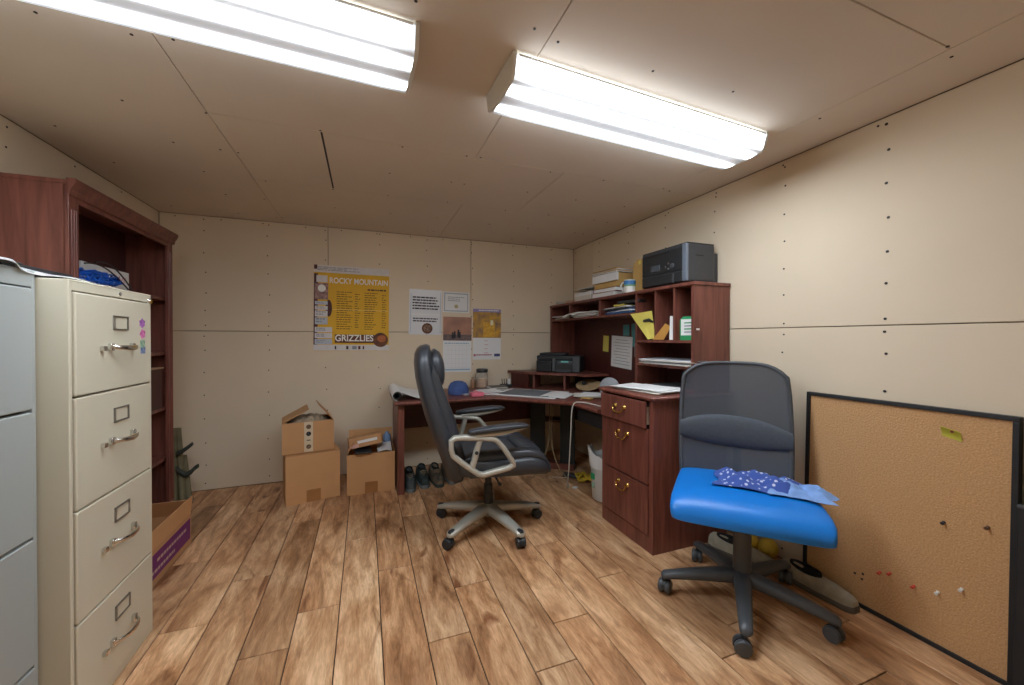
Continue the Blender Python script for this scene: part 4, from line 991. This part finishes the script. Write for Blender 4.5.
# head pillow and two back pads
def pad(z0_, z1_, hw, th, off, name, yc=0.0, n=10):
    rg = []
    for q in range(n+1):
        s = q/n; k_ = max(.08, math.sin(math.pi*s)**.45); z = z0_+(z1_-z0_)*s
        rg.append(ring((back_c(z)+off, yc, z), (0, 1, 0), (1, 0, .25), hw*(.55+.45*k_), th*k_, 22, 2.6))
    return MB().rings(rg).build(name, M_LEATHER, bk, smooth=True)
pad(.86, 1.085, .165, .055, .065, 'head_pillow')
pad(.50, .87, .15, .045, .055, 'back_pad')
for s in (-1, 1): pad(.42, 1.0, .04, .04, .045, 'back_bolster', s*.19)
# loop arms
for s in (-1, 1):
    y = s*.285
    path = [(-.255, .608), (-.253, .56), (-.245, .53), (-.19, .482), (-.11, .422), (-.085, .415), (.06, .442), (.085, .455), (.083, .47), (.03, .55), (-.008, .594), (-.03, .605), (-.1, .614), (-.19, .622), (-.235, .622)]
    rg = []
    N_ = len(path)
    for i in range(N_):
        a = Vector((path[i-1][0], 0, path[i-1][1])); c = Vector((path[(i+1) % N_][0], 0, path[(i+1) % N_][1]))
        d = (c-a).normalized(); nn = Vector((-d.z, 0, d.x))
        rg.append(ring((path[i][0], y, path[i][1]), nn, (0, 1, 0), .0145, .021, 12, 3.2))
    arm = MB().rings(rg, closed=True).build('armrest', M_SILVER, t, smooth=True)
    MB().rings([ring((x, y, z), (1, 0, .25), (0, 1, 0), .018, .018, 12, 3.2) for x, z in ((-.10, .608), (-.118, .55), (-.13, .50), (-.145, .455))]).build('arm_strut', M_SILVER, arm, smooth=True)
    MB().lathe([(0, 0), (.010, 0), (.010, .004), (0, .004)], 10).xf(Matrix.Translation((-.122, y + s*.017, .54)) @ Matrix.Rotation(R(-90*s), 4, 'X')).build('arm_bolt', M_BLACK, arm)
    MB().rings([ring((x, y, z), (0, 0, 1), (0, 1, 0), h_, .022, 12, 3.0) for x, z, h_ in ((-.13, .628, .010), (-.06, .632, .014), (.02, .636, .013), (.10, .648, .009), (.155, .658, .005))]).build('arm_bracket', M_SILVER, arm, smooth=True)
    MB().rings([ring((x, y, z), (0, 0, 1), (0, 1, 0), h_, w_, 16, 2.8) for x, z, h_, w_ in ((-.165, .648, .004, .015), (-.155, .650, .011, .027), (-.10, .655, .016, .033), (.0, .662, .017, .036), (.09, .668, .016, .036), (.15, .668, .012, .031), (.17, .664, .006, .018))]).build('arm_pad', M_LEATHER, arm, smooth=True)
    MB().tube([(-.06, s*.15, .36), (-.08, s*.25, .40), (-.09, s*.282, .412)], .014, 8).build('arm_mount', M_BLACK, arm, smooth=True)

# --- mesh-back chair with the blue seat
t = thing('task_chair', 'task chair with a bright blue seat and dark mesh back', 'chair', (1.535, 1.225, 0), R(223))
star_base(t, 5-223, .322, M_GPLA, M_BLACK, .115, .048, .085, .030, .036, False)
MB().lathe([(.036, .14), (.034, .34), (.028, .345), (.028, .42), (0, .42)], 18).build('gas_lift', M_GPLA, t, smooth=True)
B((-.12, -.10, .40), (.12, .10, .43), .008).build('seat_plate', M_BLACK, t)
rg = []
for s, zt, zb, hw in ((-.238, .475, .448, .21), (-.228, .492, .436, .245), (-.18, .502, .43, .258), (-.05, .503, .43, .266), (.08, .503, .425, .272), (.16, .498, .415, .277), (.205, .485, .405, .278), (.23, .465, .40, .272), (.242, .44, .408, .26)):
    rg.append(ring((s, 0, (zt+zb)/2), (0, 1, 0), (0, 0, 1), hw, (zt-zb)/2, 32, 6))
MB().rings(rg).build('seat', M_BLUE, t, smooth=True)
# curved mesh back in a frame
def bk_pt(u, v, off=0.0):       # u across -1..1, v 0..1 up
    hw = .238 + .012*math.sin(math.pi*v) - .010*v
    y = u*hw - .022
    z = .478 + .555*v - .018*(abs(u)**3)*v - .05*(abs(u)**5)*v**8
    x = -.235 - .03*math.sin(math.pi*v*.8) + .055*u*u - .05*v + off
    return Vector((x, y, z))
MB().sheet(lambda a, b_: bk_pt(2*a-1, b_), 18, 16, .006).build('mesh_back', M_MESH, t, smooth=True)
out = []
for q in range(20): out.append(bk_pt(-.96, .02+.90*q/19))
for q in range(16): out.append(bk_pt(-.93+1.86*q/15, .985 - .03*abs(2*q/15-1)**6))
for q in range(20): out.append(bk_pt(.96, .92-.90*q/19))
for q in range(1, 15): out.append(bk_pt(.94-1.88*q/15, .005))
MB().tube(out, .009, 8, closed=True).build('back_frame', M_GPLA, t, smooth=True)
rg = []
for q in range(15):
    u = -.97+1.94*q/14; c = bk_pt(u, .375-.02*u, .012); k_ = max(.25, 1-abs(u)**2.4*.55)
    rg.append(ring(c, (0, 0, 1), (1, 0, 0), .078*k_, .022*k_+.004, 14, 2.4))
MB().rings(rg).build('lumbar_band', M_GFAB, t, smooth=True)
MB().tube([(.02, 0, .41), (-.15, 0, .40), (-.29, 0, .44), (-.325, 0, .55), (-.325, 0, .7)], [.02, .02, .02, .018, .014], 10, flat=.6).build('back_support', M_BLACK, t, smooth=True)
MB().rings([ring((-.318+.0*q, y, .69-.02*abs(y)/.1), (0, 0, 1), (1, 0, 0), .03, .008, 10, 2.6) for q, y in enumerate((-.11, -.05, 0, .05, .11))]).build('back_plate', M_BLACK, t, smooth=True)

# bandanas on the blue seat
def mat_bandana(name, base, mark):
    m = bpy.data.materials.new(name); nt, N, L, b = nodes_of(m)
    tc = N.new('ShaderNodeTexCoord'); v = N.new('ShaderNodeTexVoronoi'); v.inputs['Scale'].default_value = 48
    L.new(tc.outputs['Object'], v.inputs['Vector'])
    r = N.new('ShaderNodeValToRGB'); L.new(v.outputs['Distance'], r.inputs[0])
    e = r.color_ramp.elements; e[0].position = .26; e[0].color = lin(mark); e[1].position = .34; e[1].color = lin(base)
    L.new(r.outputs[0], b.inputs['Base Color']); b.inputs['Roughness'].default_value = .9
    return m
def cloth(name, label, c, rz, sx, sy, m, seed, pts=(26, 18), amp=.018):
    r_ = random.Random(seed); ph = [r_.uniform(0, 6.28) for _ in range(8)]
    def f(u, v):
        x = (u-.5)*sx; y = (v-.5)*sy*(1-.35*u+.10*math.sin(5*u+ph[0]))
        x += .012*math.sin(9*v+ph[1]); 
        edge = min(u, 1-u, v, 1-v)
        h = .006 + (amp*(abs(math.sin(7*u+3*v+ph[2]))**2) + .6*amp*abs(math.sin(11*v-4*u+ph[3])) + .35*amp*math.sin(19*u+ph[4])**2)*min(1, edge*5+.12)
        return (x, y, h)
    return tag(MB().sheet(f, pts[0], pts[1], .0016).build(name, m, None, smooth=True, loc=c, rot=(0, 0, rz)), label, 'bandana')
cb = FL(757, 485, .503); cl2 = FL(801, 495, .503)
ax = FL(790, 490, .503) - FL(715, 478, .503); rzb = math.atan2(ax.y, ax.x)
bd = cloth('bandana', 'dark blue bandana with white print crumpled on the blue seat', cb, rzb, .32, .24, mat_bandana('blue_bandana', (58, 84, 158), (198, 204, 226)), 5, amp=.026)
cloth('bandana', 'light blue bandana lying by the right edge of the blue seat', cl2, rzb-R(8), .22, .19, mat('light_blue_cloth', (124, 160, 214), .9, var=.12, scale=30), 9, amp=.02)

# ------------------------------------------------------------------ cork board leaning on the right wall
t = thing('cork_board', 'cork notice board with a black frame leaning against the right wall', 'notice board', (1.992, .93, 0.0))
t.rotation_euler = (0, R(1.6), 0)
by0, by1, bh, fwid = -.331, .325, .891, .016
B((-.012, by0+fwid, fwid), (.006, by1-fwid, bh-fwid)).build('cork_panel', M_CORK, t)
B((-.020, by0, 0), (.008, by1, fwid), .002).build('frame_rail', M_BLACKM, t); B((-.020, by0, bh-fwid), (.008, by1, bh), .002).build('frame_rail', M_BLACKM, t)
B((-.020, by0, fwid), (.008, by0+fwid, bh-fwid), .002).build('frame_rail', M_BLACKM, t); B((-.020, by1-fwid, fwid), (.008, by1, bh-fwid), .002).build('frame_rail', M_BLACKM, t)
def on_board(u, v):
    fw = Vector((math.sin(YAW)*math.cos(PITCH), math.cos(YAW)*math.cos(PITCH), -math.sin(PITCH)))
    rt = Vector((math.cos(YAW), -math.sin(YAW), 0)); up = rt.cross(fw)
    d = fw + rt*((u-512)/F_PX) + up*((340.716-v)/F_PX)
    n = Vector((math.cos(R(1.6)), 0, -math.sin(R(1.6)))); p0 = Vector((1.992, .93, 0)) + n*(-.0122)
    k = (p0-Vector((0, 0, CAM_H))).dot(n)/d.dot(n)
    return Vector((0, 0, CAM_H)) + d*k
M_RPIN = mat('red_pin', (206, 72, 52), .35, var=.03); M_WPIN = mat('white_pin', (232, 230, 224), .35, var=.03)
for (u, v, m, lb) in ((880, 572, M_RPIN, 'red push pin in the cork board, leftmost of the row'), (890, 573, M_RPIN, 'red push pin in the cork board, second of the row'),
                      (914, 586, M_RPIN, 'red push pin in the middle of the cork board row'), (938, 592, M_WPIN, 'white push pin in the cork board, left of the two white ones'),
                      (962, 589, M_WPIN, 'white push pin in the cork board, rightmost of the row'),
                      (944, 522, M_BLACK, 'black push pin at mid height of the cork board'), (988, 527, mat('brown_pin', (96, 64, 44), .4, var=.03), 'brown push pin near the right frame of the cork board')):
    MB().lathe([(0, 0), (.0055, 0), (.0055, .002), (.003, .004), (.003, .010), (.0058, .012), (.0058, .015), (0, .0155)], 12).xf(Matrix.Rotation(R(-90), 4, 'Y'))
    tag(MB().lathe([(0, 0), (.0055, 0), (.0055, .002), (.003, .004), (.003, .010), (.0058, .012), (.0058, .015), (0, .0155)], 12).xf(Matrix.Rotation(R(-90-12), 4, 'Y')).build('push_pin', m, None, smooth=True, loc=on_board(u, v)), lb, 'push pin', 'push pins in the cork board')
hm = MB()
for u, v in ((855, 573), (863, 574), (862, 579)):
    p = on_board(u, v) - t.location
    hm.lathe([(0, 0), (.004, 0), (.004, .001), (0, .0012)], 6, (0, 0, 0)) if False else hm.box((p.x-.0012, p.y-.004, p.z-.004), (p.x+.002, p.y+.004, p.z+.004))
h_ = hm.build('pin_hole', M_BLACKM, t, rot=None); h_.matrix_parent_inverse = Matrix.Rotation(R(-1.6), 4, 'Y')
nt_ = tag(MB().sheet(lambda a, b_: (-.001-.014*(b_)**2, .026-.052*a, -.018+.036*b_-.012*a), 5, 5, .0012).build('sticky_note', mat('lime_paper', (190, 186, 66), .8, var=.05), None, loc=on_board(952, 432)), 'small lime sticky note near the top of the cork board', 'note')
MB().lathe([(0, 0), (.004, 0), (.003, .008), (.005, .01), (0, .011)], 8).xf(Matrix.Rotation(R(-90), 4, 'Y')).build('note_pin', mat('dark_red_pin', (120, 50, 40), .4, var=.05), nt_, loc=(-.006, -.006, .004))
# two black boards just right of it
t = thing('display_board', 'tall black board at the right picture edge beside the cork board', 'board', (1.985, .36, 0))
t.rotation_euler = (0, R(1.8), 0)
B((-.012, -.22, .001), (.008, .222, .885), .003).build('board_panel', M_BLACKM, t)
B((-.016, .19, .80), (-.011, .205, .83), .001).build('metal_clip', M_STEEL, t)
t = thing('display_board', 'shorter black board with a grey rim in front of the taller one', 'board', (1.945, .36, 0))
t.rotation_euler = (0, R(2.4), 0)
B((-.010, -.22, .001), (.006, .232, .612), .003).build('board_panel', M_BLACKM, t)
B((-.012, -.22, .605), (.007, .233, .615), .002).build('rim', M_GPLA, t)

# ------------------------------------------------------------------ papers on the back wall
TX = Matrix.Rotation(R(90), 4, 'X')
def wall_paper(name, label, cat, x0, x1, z0_, z1_, m, tilt=0.0):
    t = thing(name, label, cat, ((x0+x1)/2, YB-.0035, (z0_+z1_)/2)); t.rotation_euler = (0, tilt, 0)
    w2, h2 = (x1-x0)/2, (z1_-z0_)/2
    B((-w2, -.001, -h2), (w2, .0012, h2)).build('backing_sheet', m, t)
    def rect(fx0, fz0, fx1, fz1, mm, nm='print_patch', lift=1):   # fractions from the top-left
        return B((-w2+2*w2*fx0, -.001-.0004*lift, h2-2*h2*fz1), (-w2+2*w2*fx1, -.001-.0004*(lift-1), h2-2*h2*fz0)).build(nm, mm, t)
    def bars(fx0, fz0, fx1, fz1, n, mm, nm='print_lines', fill=.45, seed=1, lift=2):
        mb = MB(); r_ = random.Random(seed); step = (fz1-fz0)/n
        for k in range(n):
            a = fz0+step*k; e_ = fx1 - (fx1-fx0)*r_.choice((0, .05, .12, .3))
            x_ = fx0
            while x_ < e_ - .01:
                x2 = min(e_, x_ + r_.uniform(.05, .16)*max(.35, fx1-fx0))
                mb.box((-w2+2*w2*x_, -.001-.0004*lift, h2-2*h2*(a+step*fill)), (-w2+2*w2*x2, -.001-.0004*(lift-1), h2-2*h2*a))
                x_ = x2 + .018*max(.5, fx1-fx0)
        o = mb.build(nm, mm, t); return o
    def txt(s, fx, fz, size, mm, width=None, bold=0.0, lift=3):
        return text_part(s, size, mm, t, Matrix.Translation((-w2+2*w2*fx, -.001-.0004*lift, h2-2*h2*fz)) @ TX, width=width, bold=bold)
    def disc(fx, fz, r_, mm, nm='emblem', lift=2, ex=1.0):
        return MB().lathe([(0, 0), (r_, 0), (r_, .0005), (0, .0006)], 24).xf(Matrix.Translation((-w2+2*w2*fx, -.001-.0004*(lift-1), h2-2*h2*fz)) @ TX @ Matrix.Scale(ex, 4, (1, 0, 0))).build(nm, mm, t)
    return t, rect, bars, txt, disc
M_GOLD = mat('poster_yellow', (222, 172, 26), .6, var=.06, scale=5); M_POSTW = mat('poster_white', (214, 210, 208), .6, var=.05, scale=20)
M_MAR = mat('poster_maroon', (96, 40, 34), .6, rgb2=(50, 24, 24), scale=20); M_BRN = mat('poster_brown', (120, 66, 26), .6, rgb2=(70, 34, 20), scale=30)
M_BINK = mat('brown_ink', (104, 74, 24), .8, var=.1); M_WINK = mat('white_ink', (236, 234, 226), .7, var=.03)
M_PHOTO = mat('poster_photo_print', (190, 150, 140), .6, rgb2=(80, 50, 56), scale=26)
t, rect, bars, txt, disc = wall_paper('schedule_poster', 'large yellow sports schedule poster on the back wall', 'poster', -.392, .196, 1.04, 1.75, M_GOLD, R(.6))
rect(0, 0, 1, .085, M_POSTW, 'top_strip'); bars(.04, .02, .6, .07, 3, M_GINK, lift=2)
rect(.0, .0, .04, .05, M_MAR, 'corner_mark', 2)
rect(.0, .10, .05, .95, M_MAR, 'left_band')
rect(.03, .12, .17, .20, M_POSTW, 'sponsor_patch', 2); rect(.01, .21, .18, .40, M_PHOTO, 'player_photo', 2)
disc(.10, .27, .03, M_WINK, 'jersey_patch', 3); disc(.19, .50, .07, M_MAR, 'curved_band', 2, .35)
for k, (a, c) in enumerate(((.42, .46), (.475, .52), (.53, .60), (.61, .69), (.72, .78), (.79, .85), (.86, .92))):
    rect(.015, a, .175 if k < 4 else .235, c, M_POSTW if k % 3 else mat('pale_grey_print', (188, 194, 204), .7, var=.05), 'sponsor_patch', 3); bars(.03, a+.01, .15, c-.008, 2, M_GINK, lift=4, seed=k)
txt('ROCKY MOUNTAIN', .59, .175, .065, M_WINK, width=.46, bold=.0012)
bars(.70, .255, .97, .28, 1, M_MAR, fill=.7)
for (a, c, sd) in ((.29, .50, 1), (.66, .84, 2)):
    bars(a, .30, c, .76, 17, M_BINK, fill=.32, seed=sd)
for (a, c, sd) in ((.53, .60, 3), (.90, .96, 4)): bars(a, .32, c, .74, 15, M_BINK, fill=.3, seed=sd)
rect(.235, .51, .99, .516, mat('fold_highlight', (240, 206, 110), .5, var=.03), 'fold_crease', 2)
rect(.27, .805, .80, .905, M_BRN, 'team_name_band', 2)
txt('GRIZZLIES', .53, .85, .075, M_WINK, width=.30, bold=.0016)
disc(.885, .865, .062, M_BRN, 'brown_patch', 3, 1.0); disc(.90, .85, .03, mat('poster_tan', (176, 96, 44), .6, var=.2, scale=30), 'brown_patch', 4, 1.2)
rect(.0, .925, 1, .995, M_POSTW, 'bottom_strip', 2)
for k, (a, c) in enumerate(((.27, .29), (.42, .45), (.50, .56), (.58, .61), (.64, .66))): rect(a, .94, c, .98, (M_INK, M_MAR, M_GINK, M_MAR, M_MAR)[k], 'sponsor_mark', 3)
# laminated notice
M_LAM = mat('laminated_paper', (220, 222, 224), .25, var=.02, coat=.4)
t, rect, bars, txt, disc = wall_paper('wall_notice', 'laminated white notice with bold text and a round brown emblem', 'notice', .366, .656, 1.18, 1.585, M_LAM, R(1.2))
bars(.10, .16, .92, .47, 5, M_INK, fill=.5, seed=5); bars(.12, .63, .88, .74, 2, M_INK, fill=.5, seed=6)
for a in ((.04, .10, .06, .96), (.95, .04, .97, .96)): rect(*a, mat('pale_blue_rule', (176, 182, 196), .6, var=.03), 'border_rule')
rect(.06, .545, .96, .555, M_WINK, 'fold_crease', 2)
disc(.56, .86, .048, M_BRN); disc(.56, .86, .034, mat('emblem_tan', (150, 116, 90), .6, rgb2=(80, 56, 44), scale=60), 'emblem_center', 3)
# certificate
t, rect, bars, txt, disc = wall_paper('certificate', 'small white certificate with a gold seal on the back wall', 'certificate', .668, .915, 1.385, 1.575, M_PAPER, R(1))
rect(.04, .05, .96, .95, mat('grey_blue_border', (172, 178, 186), .7, var=.04), 'border'); rect(.08, .11, .92, .89, M_PAPER, 'inner_sheet', 2)
bars(.18, .24, .84, .50, 3, M_GINK, fill=.35, seed=8, lift=3); disc(.5, .70, .018, mat('gold_seal', (170, 156, 112), .4, var=.1), 'seal', 3)
# wall calendars
M_SKY = mat('sunset_photo', (186, 134, 104), .5, rgb2=(140, 98, 84), scale=7); M_GRASS = mat('dusk_grass_photo', (128, 104, 96), .6, rgb2=(84, 72, 74), scale=40)
t, rect, bars, txt, disc = wall_paper('wall_calendar', 'wall calendar with a sunset photo of small dark figures, below the certificate', 'calendar', .668, .935, .835, 1.345, M_PAPER, R(.8))
rect(.0, .0, 1, .43, M_SKY, 'photo'); rect(.0, .32, 1, .43, M_GRASS, 'photo_ground', 2)
for (fx, fz, h) in ((.33, .30, .05), (.40, .28, .06), (.53, .25, .075), (.58, .29, .05)):
    disc(fx, fz, .011, M_INK, 'figure_head', 3, .8); rect(fx-.035, fz+.02, fx+.035, fz+.04+h*1.1, M_INK, 'figure', 3)
bars(.05, .47, .95, .49, 1, mat('calendar_blue', (150, 176, 196), .7, var=.05), fill=.9)
for k in range(1, 7): rect(.05+.9*k/7-.003, .52, .05+.9*k/7+.003, .92, mat('calendar_rule', (196, 202, 208), .7, var=.03), 'grid_rule', 2)
for k in range(6): rect(.05, .52+.08*k, .95, .524+.08*k, MATS['calendar_rule'], 'grid_rule', 2)
rect(.04, .945, .96, .97, MATS['calendar_blue'], 'footer_band', 2)
t, rect, bars, txt, disc = wall_paper('wall_calendar', 'wall calendar with a yellow autumn photo under a purple heading', 'calendar', .95, 1.228, .945, 1.425, M_PAPER, R(.4))
rect(0, 0, 1, .06, mat('lilac_heading', (142, 130, 178), .6, var=.05), 'heading'); bars(.2, .018, .95, .045, 1, M_WINK, fill=.7)
rect(0, .06, 1, .57, mat('autumn_photo', (214, 160, 40), .55, rgb2=(112, 92, 82), scale=16), 'photo')
rect(.36, .26, .78, .55, mat('golden_foliage', (226, 180, 60), .6, rgb2=(190, 132, 40), scale=40), 'photo_patch', 2); rect(.62, .22, .72, .32, mat('pale_foliage', (220, 214, 170), .6, var=.1), 'photo_patch', 3)
for k, fz in enumerate((.62, .70, .78, .86)): rect(.40, fz, .52 + .02*(k % 2), fz+.012, mat('pale_red_ink', (206, 160, 158), .7, var=.05), 'date_mark', 2)
bars(.12, .895, .70, .93, 1, mat('red_ink', (170, 96, 110), .7, var=.05), fill=.7); rect(.76, .885, .97, .94, mat('navy_ink', (60, 66, 110), .7, var=.05), 'logo_patch', 2)
rect(.03, .89, .10, .935, MATS['red_ink'], 'logo_patch', 2)
